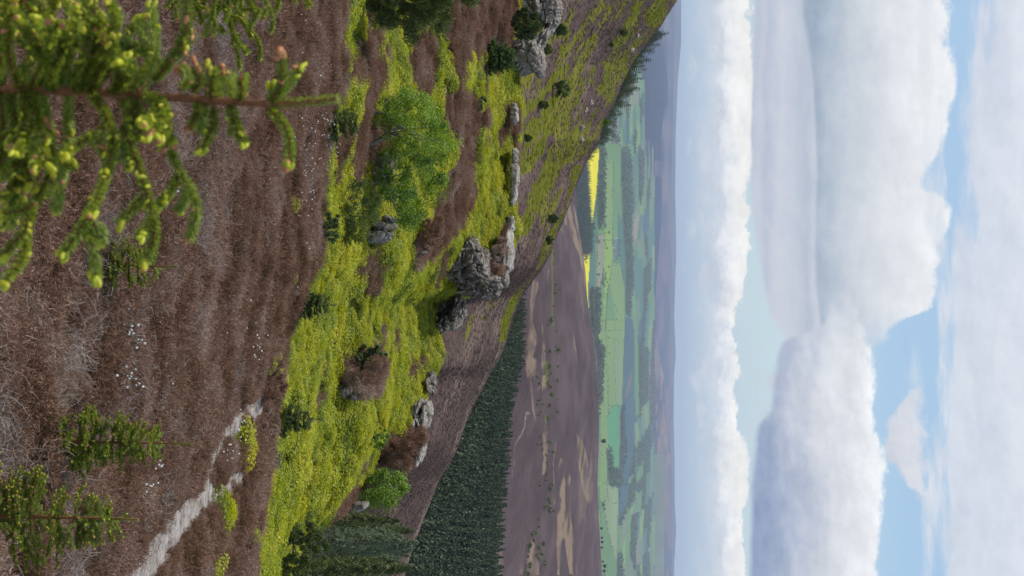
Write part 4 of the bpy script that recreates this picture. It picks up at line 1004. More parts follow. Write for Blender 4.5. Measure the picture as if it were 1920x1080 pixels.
tree('green_shrub', 'little green shrub on the heather below the crest, right of the crest spruce', 'bush', [(882, 185), (895, 178), (912, 182), (912, 200), (895, 208), (882, 202)], (884, 192), .4, 900, .07, LARCH, 15, .02, BARK, clumps=16)
# heather humps
HB2 = dict(kind='twig', twig=.13, up=.8)
tree('heather_bush', 'dark brown rounded heather bush on the brow at the end of the path', 'heather bush', [(490, 690), (505, 672), (525, 672), (534, 690), (534, 730), (526, 752), (500, 750), (488, 725)], (494, 712), .6, 7000, .06, HEATH, 17, .01, BARK, clumps=60, **HB2)
tree('heather_bush', 'low dark heather bush beside the brow, right of the rounded one', 'heather bush', [(490, 770), (510, 764), (520, 785), (518, 815), (500, 820), (488, 800)], (492, 792), .5, 4000, .06, HEATH, 18, .01, BARK, clumps=40, **HB2)
tree('heather_bush', 'broad dark heather mound in the middle of the bilberry slope', 'heather bush', zm([(20, 330), (5, 260), (60, 215), (140, 180), (230, 120), (330, 100), (350, 170), (330, 240), (290, 310), (230, 390), (170, 435), (130, 400), (100, 350)]), (646, 715), .9, 12000, .09, HEATH, 19, .01, BARK, clumps=90, **HB2)
tree('heather_bush', 'heather hanging over the rock fins beside the round green bush', 'heather bush', zm([(290, 880), (300, 800), (350, 720), (430, 730), (480, 690), (540, 640), (600, 620), (622, 680), (610, 740), (560, 760), (540, 880), (480, 960), (430, 950), (380, 920)]), (715, 868), 1.0, 14000, .11, HEATH, 20, .01, BARK, clumps=110, **HB2)
tree('heather_bush', 'heather cap draped over the top of the tall crag', 'heather bush', zc([(465, 560), (470, 440), (530, 380), (545, 290), (600, 260), (630, 300), (620, 380), (560, 420), (560, 500), (600, 480), (600, 580), (550, 600)]), (915, 480), .9, 11000, .12, HEATH, 21, .01, BARK, clumps=90, Y=60.5, **HB2)
tree('heather_bush', 'heather overhanging the end of the bank above the rock lip', 'heather bush', zq([(1000, 760), (1040, 700), (1070, 560), (1130, 440), (1250, 400), (1340, 420), (1340, 560), (1200, 740), (1130, 770)]), (783, 470), .9, 9000, .10, HEATH, 22, .01, BARK, clumps=70, **HB2)


# ---- conifer saplings with real shoots
def shoot(mb, pts, r=.0022, nl=.011, dens=3200, rng=RNG, r1=None, nw=.0011, mats=(0, 1), bare=0.0):
    pts = np.asarray(pts, float); tube(mb, pts, r, r1 or r * .6, 5, mats[0])
    seg = np.linalg.norm(np.diff(pts, axis=0), axis=1); L = seg.sum(); n = int(L * dens); cs = np.concatenate([[0], np.cumsum(seg)]) / L
    u = rng.uniform(bare, 1, n); P = np.stack([np.interp(u, cs, pts[:, k]) for k in range(3)], 1); T = unit(np.gradient(pts, axis=0)); T = unit(np.stack([np.interp(u, cs, T[:, k]) for k in range(3)], 1))
    q = unit(np.cross(T, unit(rng.randn(n, 3)))); d = unit(q + T * rng.uniform(.45, 1.0, (n, 1)) + [0, 0, .12])
    l = nl * rng.uniform(.7, 1.15, (n, 1)); s = np.cross(d, unit(rng.randn(n, 3))); s = unit(s) * nw
    b = P + q * r * .5; V = np.stack([b - s * .5, b + d * l * .55 - s * .55, b + d * l, b + d * l * .55 + s * .55, ], 1)
    mb.add(V.reshape(-1, 3), np.arange(n)[:, None] * 4 + np.arange(4)[None], mats[1])


def ellipsoid(mb, c, ax, rl, rw, mat, k=8, m=7, cap=None):
    ax = unit(ax); a = unit(np.cross(ax, [.3, .5, .81])); b = np.cross(ax, a); ph = np.linspace(-math.pi / 2, math.pi / 2, m)
    th = np.arange(k) * 2 * math.pi / k
    V = c + (np.sin(ph)[:, None, None] * rl * ax) + np.cos(ph)[:, None, None] ** .8 * rw * (np.cos(th)[None, :, None] * a + np.sin(th)[None, :, None] * b)
    i = np.arange(m - 1)[:, None] * k; j = np.arange(k)[None]; j2 = (j + 1) % k
    f = np.stack([i + j, i + j2, i + k + j2, i + k + j], -1).reshape(-1, 4)
    if cap is not None: nn_ = (m - 3) * k; mb.add(V.reshape(-1, 3), f[:nn_], mat); mb.add(V.reshape(-1, 3), f[nn_:], cap)
    else: mb.add(V.reshape(-1, 3), f, mat)


def young_spruce(height, rad, seed, shootlen=.07, needle=.012, dens=1500, tiers=9, leader=.16, bud=.0052, nm=NEEDLE, droop=.15, nw=.0016, skip=0.0):
    rng = np.random.RandomState(seed); tr = MB(); fo = MB(); bu = MB(); H = height
    stem = spline([(0, 0, -.05), (rng.randn() * .01, rng.randn() * .01, H * .5), (0, 0, H)], 14); tube(tr, stem, H * .014 + .004, .003, 7)
    shoot(fo, stem[-3:], .003, needle, dens * .8, rng, nw=nw)
    ellipsoid(bu, stem[-1], (0, 0, 1), bud * 1.6, bud, 1)
    for t in range(tiers):
        z = H * (1 - leader) * (1 - (t / tiers) ** .9) + .02 * rng.randn(); z = max(z, .05); f = (H - z) / H
        R = rad * min(1, f * 1.25) ** .85
        for b in range(rng.randint(5, 8)):
            if rng.rand() < skip: continue
            a = rng.uniform(0, 6.28); d = np.array([math.cos(a), math.sin(a), 0]); Rb = R * rng.uniform(.7, 1.1)
            br = spline([(0, 0, z), d * Rb * .5 + [0, 0, z + Rb * (.12 - droop * f)], d * Rb + [0, 0, z + Rb * (.30 - droop * 1.6 * f)]], 8)
            shoot(fo, br, .003, needle, dens, rng, nw=nw)
            ellipsoid(bu, br[-1], br[-1] - br[-2], bud * 1.6, bud, rng.randint(0, 2))
            ns = max(3, int(Rb / shootlen * 3.4)); side = np.cross(d, [0, 0, 1])
            for k in range(ns):
                u = rng.uniform(.25, .97); p = br[int(u * 7)] * (1 - (u * 7) % 1) + br[min(7, int(u * 7) + 1)] * ((u * 7) % 1); sg = rng.choice([-1, 1])
                dd = unit(d * .8 + side * sg * .8 + [0, 0, rng.uniform(-.15, .35)]); L = shootlen * rng.uniform(.6, 1.5) * (1.2 - .4 * u)
                q = spline([p, p + dd * L * .5 + [0, 0, -.06 * L], p + dd * L + [0, 0, .08 * L]], 5); shoot(fo, q, .0022, needle, dens, rng, nw=nw)
                ellipsoid(bu, q[-1], q[-1] - q[-2], bud * 1.7, bud, rng.randint(0, 2), 6, 5)
                if rng.rand() < .6: v = q[2] + rng.randn(3) * .004; ellipsoid(bu, v, dd + rng.randn(3) * .5, bud * 1.3, bud * .8, 0, 6, 5)
    return tr, fo, bu


def spruce_thing(name, label, cat, base, tip, rad, seed, group=None, Yv=None, nm=NEEDLE, **kw):
    """base and tip as pixels; rad in pixels"""
    g = near.hit(*base) if Yv is None else near.drop(at(base[0], base[1], Yv)[0], Yv)
    Y = g[1]; t = at(tip[0], tip[1], Y); h = t[2] - g[2]; r = rad * Y / FPX
    tr, fo, bu = young_spruce(h, r, seed, nm=nm, **kw)
    root = empty(name, g, label, cat, group)
    link('trunk', tr.mesh('trunk', [YBARK], True), root); link('foliage', fo.mesh('foliage', [YBARK, nm]), root); o = link('buds', bu.mesh('buds', [BUD, BUDCAP]), root); o['kind'] = 'stuff'
    return root


GS = 'young spruces in the heather'
spruce_thing('young_spruce', 'young spruce with full tiers and yellow buds at the bottom right, nearest the path', 'young spruce', (-60, 968), (258, 953), 128, 31, GS, 7.6, tiers=17, dens=1800, shootlen=.085, droop=.10, nw=.0032, skip=.12, needle=.015, leader=.12)
spruce_thing('young_spruce', 'young spruce with a long bare leader standing in the heather left of the sandy path', 'young spruce', (160, 830), (362, 836), 68, 32, GS, 12.5, tiers=12, dens=1500, leader=.28, shootlen=.09, nw=.0042, needle=.019, bud=.0058)
spruce_thing('young_spruce', 'small sparse spruce in the heather beneath the foreground boughs', 'young spruce', (188, 500), (333, 502), 50, 33, GS, 14, tiers=8, dens=1300, leader=.3, shootlen=.09, skip=.15, nw=.0045, needle=.019)
GB = 'small dark spruces on the brow'
for (b, t, r, sd, lb, y_) in [((552, 572), (631, 580), 27, 34, 'dark bushy little spruce on the brow left of the heather mound', None), ((508, 786), (606, 796), 30, 35, 'dark little spruce with a long leader on the brow past the end of the path', None), ((498, 862), (532, 864), 16, 36, 'tiny spruce seedling on the brow, right of its larger neighbour', None),
                              ((608, 232), (690, 228), 33, 37, 'dark young spruce on the brow just behind the tip of the foreground leader', None), ((536, 516), (562, 518), 12, 38, 'stunted pale spruce seedling in the heather at the brow', 29)]:
    spruce_thing('small_spruce', lb, 'young spruce', b, t, r, sd, GB, y_, nm=NEEDLE_B if r > 14 else NEEDLE, tiers=9, dens=480, leader=.30, shootlen=.11, nw=.010, needle=.032, bud=.004, droop=.05)
spruce_thing('small_spruce', 'dense dark spruce with a bare tip standing on the crest', 'young spruce', (880, 110), (985, 106), 30, 39, None, 60, nm=NEEDLE_B, tiers=12, dens=420, leader=.33, shootlen=.22, nw=.024, needle=.07, bud=.006, droop=.05)
spruce_thing('small_spruce', 'twiggy spruce leaning beside the dark pine on the brow', 'young spruce', (636, 440), (700, 437), 22, 41, None, None, nm=NEEDLE, tiers=9, dens=420, leader=.3, shootlen=.12, nw=.011, needle=.035, bud=.005, skip=.3)

# ---- the foreground spruce, its boughs laid where the photograph shows them
hero_g = near.drop(at(0, 168, 2.2)[0], 2.2)
hero = empty('spruce_tree', hero_g, 'close out of focus spruce top with fat yellow and orange buds and a reddish leader', 'spruce tree')
rngH = np.random.RandomState(99); Y0 = 2.2
def hp3(px, py, dy=0.): return at(px, py, Y0 + dy)
tm = MB(); tp = [hp3(-380, 160), hp3(0, 167), hp3(150, 172), hp3(300, 181), hp3(420, 190), hp3(520, 195), hp3(580, 191), hp3(632, 185)]
tp = [hero_g + [0, 0, -.05], hero_g * .6 + np.array(tp[0]) * .4] + tp
stem = spline(tp, 60); tube(tm, stem, .0105, .0038, 10); link('trunk', tm.mesh('trunk', [YBARK], True), hero)
lead = MB(); shoot(lead, spline([hp3(500, 194), hp3(560, 192), hp3(632, 185)], 10), .004, .011, 3800, rngH, nw=.0016)
link('leader', lead.mesh('leader', [YBARK, NEEDLE]), hero)
buds = []
def bough(lines, dys, budn=.6):
    mb = MB(); bl = []
    for ln, dy in zip(lines, dys):
        pts = spline([hp3(a, b, dy[0] + (dy[1] - dy[0]) * i / (len(ln) - 1)) for i, (a, b) in enumerate(ln)], 12)
        shoot(mb, pts, .0028, .0122, 6000, rngH, nw=.0020)
        tipd = pts[-1] - pts[-2]
        for k in range(rngH.randint(2, 5)): bl.append((pts[-1] + rngH.randn(3) * .0045 + tipd * .3, unit(tipd) + rngH.randn(3) * .4, rngH.uniform(.8, 1.2)))
        L = np.linalg.norm(np.diff(pts, axis=0), axis=1).sum()
        for k in range(rngH.poisson(L * 42 * budn)): i = rngH.randint(3, 11); bl.append((pts[i] + unit(rngH.randn(3)) * .009, unit(tipd) + rngH.randn(3) * .7, rngH.uniform(.55, .95)))
    o = link('branch', mb.mesh('branch', [YBARK, NEEDLE]), hero)
    for b in bl: buds.append((o, b))
    return o
T = [([[(506, 190), (522, 170), (530, 150), (527, 104)]], [(0, -.03)]), ([[(512, 182), (535, 165), (548, 148), (560, 128)]], [(0, .05)]), ([[(505, 205), (528, 228), (543, 262), (540, 308)]], [(0, -.05)]), ([[(500, 195), (512, 185), (514, 165)]], [(0, .02)]),
     ([[(445, 190), (454, 170), (453, 150)], [(436, 188), (434, 160), (433, 142)]], [(0, -.03), (0, .06)]), ([[(395, 185), (398, 150), (397, 128)], [(408, 187), (412, 150), (414, 132)]], [(0, -.05), (0, .04)]), ([[(360, 172), (374, 155), (373, 140), (366, 124)]], [(0, -.04)]), ([[(335, 168), (350, 155), (352, 140), (343, 128)]], [(0, .04)]),
     ([[(400, 200), (398, 235), (390, 258), (376, 282)]], [(0, -.05)]), ([[(432, 198), (440, 225), (446, 245), (456, 266)], [(428, 198), (436, 222), (437, 250)]], [(0, -.04), (0, .05)]), ([[(370, 190), (370, 215), (356, 236)], [(385, 195), (378, 225), (380, 245)]], [(0, -.03), (0, .06)]),
     ([[(290, 150), (322, 110), (348, 60), (350, -20)], [(320, 115), (345, 85), (350, 55)]], [(0, -.12), (-.06, -.02)]), ([[(270, 180), (300, 190), (308, 215), (286, 248)], [(300, 205), (312, 230), (300, 262)], [(295, 200), (282, 225), (268, 232)]], [(0, -.15), (-.08, -.12), (-.05, -.2)]),
     ([[(228, 235), (250, 285), (268, 340), (285, 400), (290, 440), (274, 486)], [(268, 365), (248, 392), (223, 418)], [(286, 410), (272, 430), (262, 440)]], [(-.05, -.15), (-.1, -.12), (-.12, -.16)]),
     ([[(300, 235), (318, 280), (336, 320), (364, 368), (366, 410), (355, 448)], [(335, 326), (318, 360), (294, 388)], [(352, 350), (348, 372), (336, 392)]], [(0, .08), (.04, .02), (.06, .1)]),
     ([[(190, 200), (212, 260), (200, 320), (182, 370), (166, 402)], [(166, 402), (170, 440), (176, 480), (180, 518)], [(166, 408), (140, 445), (117, 478)], [(176, 420), (190, 435), (190, 452)]], [(-.05, -.22), (-.22, -.2), (-.22, -.25), (-.22, -.18)]),
     ([[(80, 220), (100, 300), (70, 370), (50, 420), (45, 480), (14, 520)], [(50, 430), (22, 460), (0, 490)], [(70, 380), (40, 395), (8, 400)], [(95, 340), (110, 365), (105, 390)]], [(0, -.2), (-.15, -.2), (-.1, -.15), (-.1, -.06)]),
     ([[(150, 175), (170, 120), (200, 80), (215, 40), (205, 5)], [(185, 100), (205, 95), (212, 75)]], [(0, -.2), (-.1, -.14)]), ([[(210, 178), (225, 140), (218, 110), (205, 70)]], [(0, -.12)]), ([[(240, 170), (285, 110), (290, 60), (282, 10)], [(285, 90), (270, 70), (262, 40)]], [(0, .12), (.05, .1)]),
     ([[(100, 170), (90, 120), (60, 80), (35, 30)], [(85, 110), (95, 80), (85, 45)]], [(0, -.2), (-.1, -.22)]), ([[(40, 165), (20, 120), (15, 60), (25, 10)]], [(0, -.15)]), ([[(140, 172), (120, 120), (140, 60), (125, 5)]], [(0, .1)])]
for ln, dy in T: bough(ln, dy)
for k in range(34):                # the crowded lower whorls
    x0 = rngH.uniform(-60, 290); sg = rngH.choice([-1, 1]); L = rngH.uniform(70, 215) * (1.25 - x0 / 420); dy = rngH.uniform(-.24, .24)
    y1 = 170 + sg * L; x1 = x0 + rngH.uniform(-70, 30); xm = x0 + rngH.uniform(-5, 40)
    a = [(x0, 170), (xm, 170 + sg * L * .5), (x1 + 15, 170 + sg * L * .85), (x1, y1)]; ls = [a]; ds = [(0, dy)]
    for j in range(rngH.randint(1, 4)):
        u = rngH.uniform(.35, .85); bx = np.interp(u, [0, .5, .85, 1], [p[0] for p in a]); by = np.interp(u, [0, .5, .85, 1], [p[1] for p in a]); sl_ = rngH.uniform(25, 60)
        ls.append([(bx, by), (bx + rngH.uniform(-15, 15), by + sg * sl_ * .5), (bx + rngH.uniform(-40, 25), by + sg * sl_)]); ds.append((dy * u, dy * u + rngH.uniform(-.04, .04)))
    bough(ls, ds, .8)
def budmesh(cap, nm):
    mb = MB(); ellipsoid(mb, np.zeros(3), (0, 0, 1), .0088, .0045, 0, 10, 9, cap); return mb.mesh(nm, [BUD, BUDCAP], True)
bm1, bm2, bm3 = budmesh(None, 'bud'), budmesh(1, 'bud'), None
mbx = MB(); ellipsoid(mbx, np.zeros(3), (0, 0, 1), .0085, .0045, 0, 10, 9); bm3 = mbx.mesh('bud', [BUDCAP], True)
order = sorted(range(len(buds)), key=lambda i: -buds[i][1][2] / np.linalg.norm(buds[i][1][0])); inside = []
for i in order:
    x_, y_ = proj(buds[i][1][0]); inside.append((-30 < x_[0] < 1950) and (-30 < y_[0] < 1110))
rest = MB(); made = 0
for i, ok in zip(order, inside):
    par, (c, ax, s) = buds[i]
    px_ = float(proj(c)[0][0]); pick = rngH.rand() + (.35 if px_ > 330 else -.1)
    if ok and made < 100:
        o = link('bud', bm3 if pick > .82 else (bm2 if pick > .6 else bm1), par); o.location = tuple(c)
        o.rotation_euler = Vector(ax).to_track_quat('Z', 'Y').to_euler(); o.scale = (s * 1.12, s * 1.12, s * 1.2); made += 1
    else: ellipsoid(rest, c, ax, .0088 * s, .0045 * s, 1 if pick > .82 else 0, 8, 7)
o = link('buds', rest.mesh('buds', [BUD, BUDCAP]), hero); o['kind'] = 'stuff'; o.location = (0, 0, 0)
# children of an offset parent: meshes were written in world coordinates
off = Vector(tuple(-hero_g))
for ch in hero.children: ch.location = off

# second spruce, further off, reaching in from the left edge
h2g = near.drop(at(440, -150, 5.2)[0], 5.2)
sp2 = empty('spruce_tree', h2g, 'sharper spruce behind the foreground one, its green sprays hanging in from the left edge', 'spruce tree')
Y0 = 5.2; hero_keep = hero; rng2 = np.random.RandomState(5); sb = MB(); bb2 = MB(); tb2 = MB()
tube(tb2, spline([h2g + [0, 0, -.05], hp3(300, -150), hp3(520, -150), hp3(600, -148)], 20), .02, .006, 7)
L2 = [[(440, -150), (438, -60), (428, 10), (432, 50)], [(432, 40), (440, 80), (447, 105), (449, 130)], [(436, 62), (448, 80), (466, 98)], [(470, -150), (455, -40), (452, 20), (462, 48)], [(462, 48), (480, 70), (487, 90), (489, 112)], [(500, -150), (497, -60), (488, -20), (502, 10)], [(502, 10), (512, 35), (508, 62)], [(500, 12), (496, 25), (493, 34)],
      [(350, -150), (352, -60), (356, 0), (345, 40)], [(345, 40), (362, 60), (362, 72), (354, 82)], [(340, 60), (346, 85), (348, 100)], [(372, -40), (362, 0), (363, 36)], [(364, 5), (374, 25), (379, 44)], [(400, -100), (404, -20), (395, 40), (380, 68)], [(395, 38), (410, 50), (420, 62)], [(410, 0), (425, 20), (422, 40)], [(470, 0), (478, 20), (476, 32)], [(550, -60), (545, -20), (552, 5)], [(560, -60), (568, -10), (583, 10)], [(585, -60), (572, -20), (577, 14)],
      [(430, -20), (412, 0), (405, 28)], [(450, -20), (440, 15), (455, 28)], [(385, -60), (388, -15), (378, 15)], [(478, -60), (470, -20), (480, 0)], [(520, -60), (525, -25), (516, 0)], [(400, 30), (404, 50), (400, 66)], [(350, -30), (330, 10), (332, 35)], [(340, -20), (320, 0), (312, 14)], [(450, 62), (440, 72), (436, 86)]]
for ln in L2 + [[(a + rng2.uniform(-18, 18), b - rng2.uniform(20, 60)) for a, b in l] for l in L2]:
    dz = rng2.uniform(-.15, .15); pts = spline([hp3(a, b, dz) for a, b in ln], 10); shoot(sb, pts, .0026, .0155, 3600, rng2, nw=.0032)
    ellipsoid(bb2, pts[-1], pts[-1] - pts[-2], .0075, .004, rng2.randint(0, 2), 6, 6)
    for k in range(4): i = rng2.randint(3, 10); ellipsoid(bb2, pts[i] + rng2.randn(3) * .006, rng2.randn(3), .006, .0032, rng2.randint(0, 2), 6, 5)
for nm, m_, ms in (('trunk', tb2, [YBARK]), ('foliage', sb, [YBARK, NEEDLE]), ('buds', bb2, [BUD, BUDCAP])):
    o = link(nm, m_.mesh(nm, ms), sp2); o.location = tuple(-h2g)
    if nm == 'buds': o['kind'] = 'stuff'

# ---- distant conifers: unit-height protos, copied
def far_conifer(seed, mat, wide=.2, tiers=15, per=11, droop=.35, fine=0):
    rng = np.random.RandomState(seed); tr = MB(); cr = MB(); tube(tr, [(0, 0, -.04), (0, 0, .5), (0, 0, .97)], .012, .003, 5)
    for t in range(tiers):
        z = .08 + .9 * (t / tiers) ** .95; R = wide * (1 - z) ** .8 * rng.uniform(.85, 1.15) + .008; n = max(5, int(per * (1.1 - .5 * z)))
        a = rng.uniform(0, 6.28, n); d = np.stack([np.cos(a), np.sin(a), np.zeros(n)], 1); r_ = R * rng.uniform(.6, 1.15, (n, 1))
        b = np.tile([0, 0, z + .03], (n, 1)) + rng.randn(n, 3) * .006; e = d * r_ + [0, 0, 1] * (z - droop * r_) + rng.randn(n, 3) * .008
        s = np.cross(d, [0, 0, 1]) * (r_ * .34 + .008)
        m = (b + e) / 2 + [0, 0, .01]
        V = np.stack([b, m - s, e - s * .35 + [0, 0, -.012], e, e + s * .35 + [0, 0, -.012], m + s], 1)
        cr.add(V.reshape(-1, 3), np.arange(n)[:, None] * 6 + np.array([[0, 1, 2, 3]])); cr.add(V.reshape(-1, 3), np.arange(n)[:, None] * 6 + np.array([[0, 3, 4, 5]]))
        if fine:
            cr.n = cr.n - 2 * len(V.reshape(-1, 3)); [x.pop() for x in (cr.v, cr.f, cr.m) for _ in (0, 1)]
            nf = n * fine; uu = rng.uniform(.1, 1, (nf, 1)); B_ = np.repeat(b, fine, 0); E_ = np.repeat(e, fine, 0); S_2 = np.repeat(s, fine, 0); q0 = B_ + (E_ - B_) * uu + rng.randn(nf, 3) * .004
            q1 = q0 + S_2 * rng.uniform(-1.0, 1.0, (nf, 1)) * (1.2 - uu) + (E_ - B_) * .12 + [0, 0, -.012] + rng.randn(nf, 3) * .006; blades(cr, q0, q1, np.full(nf, .006), 1, .3, rng=rng); continue
        # hanging twigs
        k = 3; q = np.repeat(e, k, 0) * rng.uniform(.4, 1, (n * k, 1)) + np.repeat(b, k, 0) * 0; q[:, 2] = np.repeat(e[:, 2], k) + .0 + droop * (np.repeat(r_, k) - np.hypot(q[:, 0], q[:, 1])); blades(cr, q + rng.randn(n * k, 3) * .012, q + rng.randn(n * k, 3) * .02 + [0, 0, -.035], np.full(n * k, .018), 1, .1, rng=rng)
    return tr.mesh('trunk', [BARK], True), cr.mesh('crown', [mat])


FP = [far_conifer(200 + i, FORN, .17 + .03 * (i % 3)) for i in range(4)]; PP = [far_conifer(230 + i, FORP if i < 2 else OLIVE, .22, 24, 11, .25, 26) for i in range(3)]; RP = [far_conifer(250 + i, FORN, .44, 12, 14, .1, 16) for i in range(3)]
def place_conifer(g, h, meshes, name, label, group, rng, cat='tree'):
    root = empty(name, g, label, cat, group, rng.uniform(0, 6.28)); w = rng.uniform(.9, 1.2); root.scale = (h * w, h * w, h)
    link('trunk', meshes[0], root); link('crown', meshes[1], root); return root

rf = np.random.RandomState(44); cand = []
for _ in range(26000):
    y_ = rf.uniform(200, 640) ; py_ = rf.uniform(525, 1190); p = at(900., py_, y_)
    if y_ < S_Y(py_) + 9: continue
    g = moor.drop(p[0], y_)
    if g is None: continue
    g2 = mid.drop(p[0], y_)
    if g2 is not None and g2[2] > g[2]: g = g2
    h = rf.uniform(6.0, 10.5) * np.interp(py_, [540, 680], [.7, 1]); top = g + [0, 0, h]; tx, ty = proj(top)
    if tx[0] > FT(ty[0]) + 2 or tx[0] < S_(ty[0]) - 40 or ty[0] < 528: continue
    if fbm(np.array([[p[0] * .03, y_ * .03, 0]]), 2, 5)[0] < -.30: continue
    if any((g[0] - c[0][0]) ** 2 + (g[1] - c[0][1]) ** 2 < 8 for c in cand[-2500:]): continue
    cand.append((g, h, tx[0] - S_(ty[0])))
cand.sort(key=lambda c: c[0][1])
vis = [c for c in cand if c[2] > 3 and float(proj(c[0])[1][0]) < 1085]; nth = [c for c in cand if not (c[2] > 3 and float(proj(c[0])[1][0]) < 1085)]
N_IND = 235
for g, h, _ in vis[:N_IND]: place_conifer(g, h, FP[rf.randint(4)], 'conifer_tree', 'dark conifer in the plantation behind the purple hillside', 'conifers of the plantation', rf)
farm_ = vis[N_IND:] + nth; pf_ = np.array([c[0] for c in farm_])
scatter('conifer_wood', pf_, np.stack([np.zeros(len(pf_)), np.zeros(len(pf_)), rf.uniform(0, 6.28, len(pf_))], 1), np.array([c[1] for c in farm_]), rf.randint(0, 4, len(pf_)), [m[1] for m in FP], [FORN], 'mass of dark conifers filling the valley between hill and moor', 'plantation')
# pale trees on the right, this side of the dark hillside
cnt = 0; tries = 0; got = []
while cnt < 64 and tries < 5000:
    tries += 1; y_ = rf.uniform(75, 150); py_ = rf.uniform(930, 1130); p = at(700., py_, y_); g = mid.drop(p[0], y_)
    if g is None: continue
    h = rf.uniform(5, 7.5); tx, ty = proj(g + [0, 0, h]); lim = np.interp(ty[0], [925, 940, 960, 990, 1030, 1080], [640, 720, 775, 790, 770, 770])
    bx, _b = proj(g)
    if tx[0] > lim or bx[0] > lim - 60 or tx[0] < 560 or any((g[0] - q[0]) ** 2 + (g[1] - q[1]) ** 2 < 5.0 for q in got): continue
    got.append(g); place_conifer(g, h * rf.uniform(.75, 1.1), PP[rf.randint(3)], 'larch_tree', 'pale grey green conifer in the stand on the right, this side of the purple hillside', 'pale conifers on the right', rf); cnt += 1
print('forest', len(vis), len(nth), 'pale', cnt)
# fringe on the ridge
tips = [(1257, 62), (1240, 84), (1230, 97), (1224, 112), (1215, 130), (1206, 147), (1203, 166), (1190, 176), (1186, 197), (1170, 214), (1159, 235), (1157, 253), (1150, 262), (1137, 272), (1120, 286), (1114, 300)]
def fringe(px, py, dy, k):
    Yr = float(S_Y(py)) + dy; t = at(float(px), float(py), Yr); g = mid.drop(t[0], Yr)
    if g is None: return
    h = max(1.6, t[2] - g[2]); h = min(h, 9)
    place_conifer(g, h, RP[k % 3], 'ridge_spruce', 'dark spruce in the line of trees along the left ridge', 'spruces along the ridge', rf)
for i, (a, b) in enumerate(tips): fringe(a, b, 9, i)
for i in range(130):
    b = rf.uniform(58, 298); top = np.interp(b, [t[1] for t in tips], [t[0] for t in tips]); s0 = S_(b); a = s0 + (top - s0) * rf.uniform(.25, .85); fringe(a, b, rf.uniform(2, 14), i)
# shrubs on the middle hill
def hill_shrub(px, py, w, h, label, k, mat=LARCH):
    poly = [(px - h, py - w * .7), (px, py - w), (px + h * .8, py - w * .5), (px + h, py + w * .2), (px + h * .4, py + w * .9), (px - h * .6, py + w)]
    tree('hill_shrub', label, 'bush', poly, (px - h, py), w * .06, 2200, .22, mat, 300 + k, .05, BARK, 'shrubs on the far slope', clumps=36, kind='twig', twig=.35, ground=mid)
for k, (a, b, w, h, lb) in enumerate([(1053, 57, 12, 12, 'dark shrub on the far slope just past the split tor'), (1028, 92, 9, 8, 'small shrub low on the far slope past the tor'), (1055, 167, 16, 18, 'largest dark shrub on the far slope'), (1020, 197, 8, 10, 'shrub just below the largest one on the far slope'),
                                      (1168, 60, 9, 9, 'green shrub high on the far slope near the ridge trees'), (1037, 410, 9, 11, 'shrub on the spur edge, left of its twin'), (1031, 450, 9, 8, 'shrub on the spur edge, right of its twin'), (990, 258, 7, 7, 'dark shrub in a gully behind the crest'), (1146, 84, 4, 5, 'tiny dark shrub below the ridge trees')]):
    hill_shrub(a, b, w, h, lb, k)
hill_shrub(1137, 228, 6, 5, 'small bright green bush in front of the ridge trees', 20, BUSHLEAF)

# ---- broadleaf protos for the moor and valley
def blob_tree(seed, mat, n=170):
    rng = np.random.RandomState(seed); cr = MB(); tr = MB(); K = 9; C = unit(rng.randn(K, 3)) * rng.uniform(.15, .32, (K, 1)) * [1, 1, .75] + [0, 0, .6]
    i = rng.randint(0, K, n); p = C[i] + unit(rng.randn(n, 3)) * rng.uniform(.05, .2, (n, 1)); leaves(cr, p, np.full(n, .14), .5, 1.3, 0, rng, unit(p - [0, 0, .55]))
    tube(tr, [(0, 0, -.05), (.01, 0, .3), (0, 0, .6)], .03, .015, 5); return tr.mesh('trunk', [BARK], True), cr.mesh('crown', [mat])
GB_ = [blob_tree(400 + i, LARCH, 130) for i in range(3)]; DBt = [blob_tree(410 + i, FORN, 320) for i in range(3)]
rm = np.random.RandomState(8)
gl = z3([(285, 90), (292, 180), (290, 240), (292, 200), (335, 20), (340, 60), (337, 110), (343, 170), (338, 220), (330, 290), (340, 400), (345, 440), (300, 400), (298, 430), (325, 490), (328, 540), (325, 590), (335, 620), (290, 620), (335, 680), (340, 710), (330, 740), (318, 745), (345, 735), (285, 795), (265, 860), (255, 880), (270, 900), (290, 920), (240, 940), (285, 960), (235, 975), (290, 990), (255, 1020), (315, 1020), (230, 1020), (230, 1070), (383, 50), (380, 90), (383, 200), (383, 260)]) + z2([(440, 645), (410, 400), (412, 480), (410, 540), (405, 620), (402, 690), (370, 795), (415, 760), (415, 830), (418, 900), (370, 960), (415, 960), (375, 1030)])
rr_ = []
for a, b in gl:
    for _ in range(2 if a < 1030 else 1): rr_.append((a + rm.randn() * 2.2, b + rm.randn() * 5))
for k, (a, b) in enumerate(rr_):
    g = moor.hit(a, b)
    if g is None: continue
    root = empty('gully_bush', g, 'green bush along the stream gully on the purple moor', 'bush', 'bushes along the moor gully', rm.uniform(0, 6)); s = rm.uniform(2.0, 4.2) * (1.5 if k % 7 == 0 else 1); root.scale = (s * 1.3, s * 1.3, s)
    m_ = GB_[k % 3]; link('trunk', m_[0], root); link('crown', m_[1], root)
def moor_tree(a, b, top, lb):
    g = moor.hit(a, b)
    if g is None: g = moor.hit(a - 3, b)
    h = max(3.0, at(top, b, g[1])[2] - g[2]); root = empty('moor_tree', g, lb, 'tree', None, rm.uniform(0, 6)); root.scale = (h * .75, h * .75, h); m_ = DBt[rm.randint(3)]
    link('trunk', m_[0], root); link('crown', m_[1], root)
moor_tree(1122.5, 827, 1138, 'lone dark tree on the skyline edge of the moor, in front of the green field')
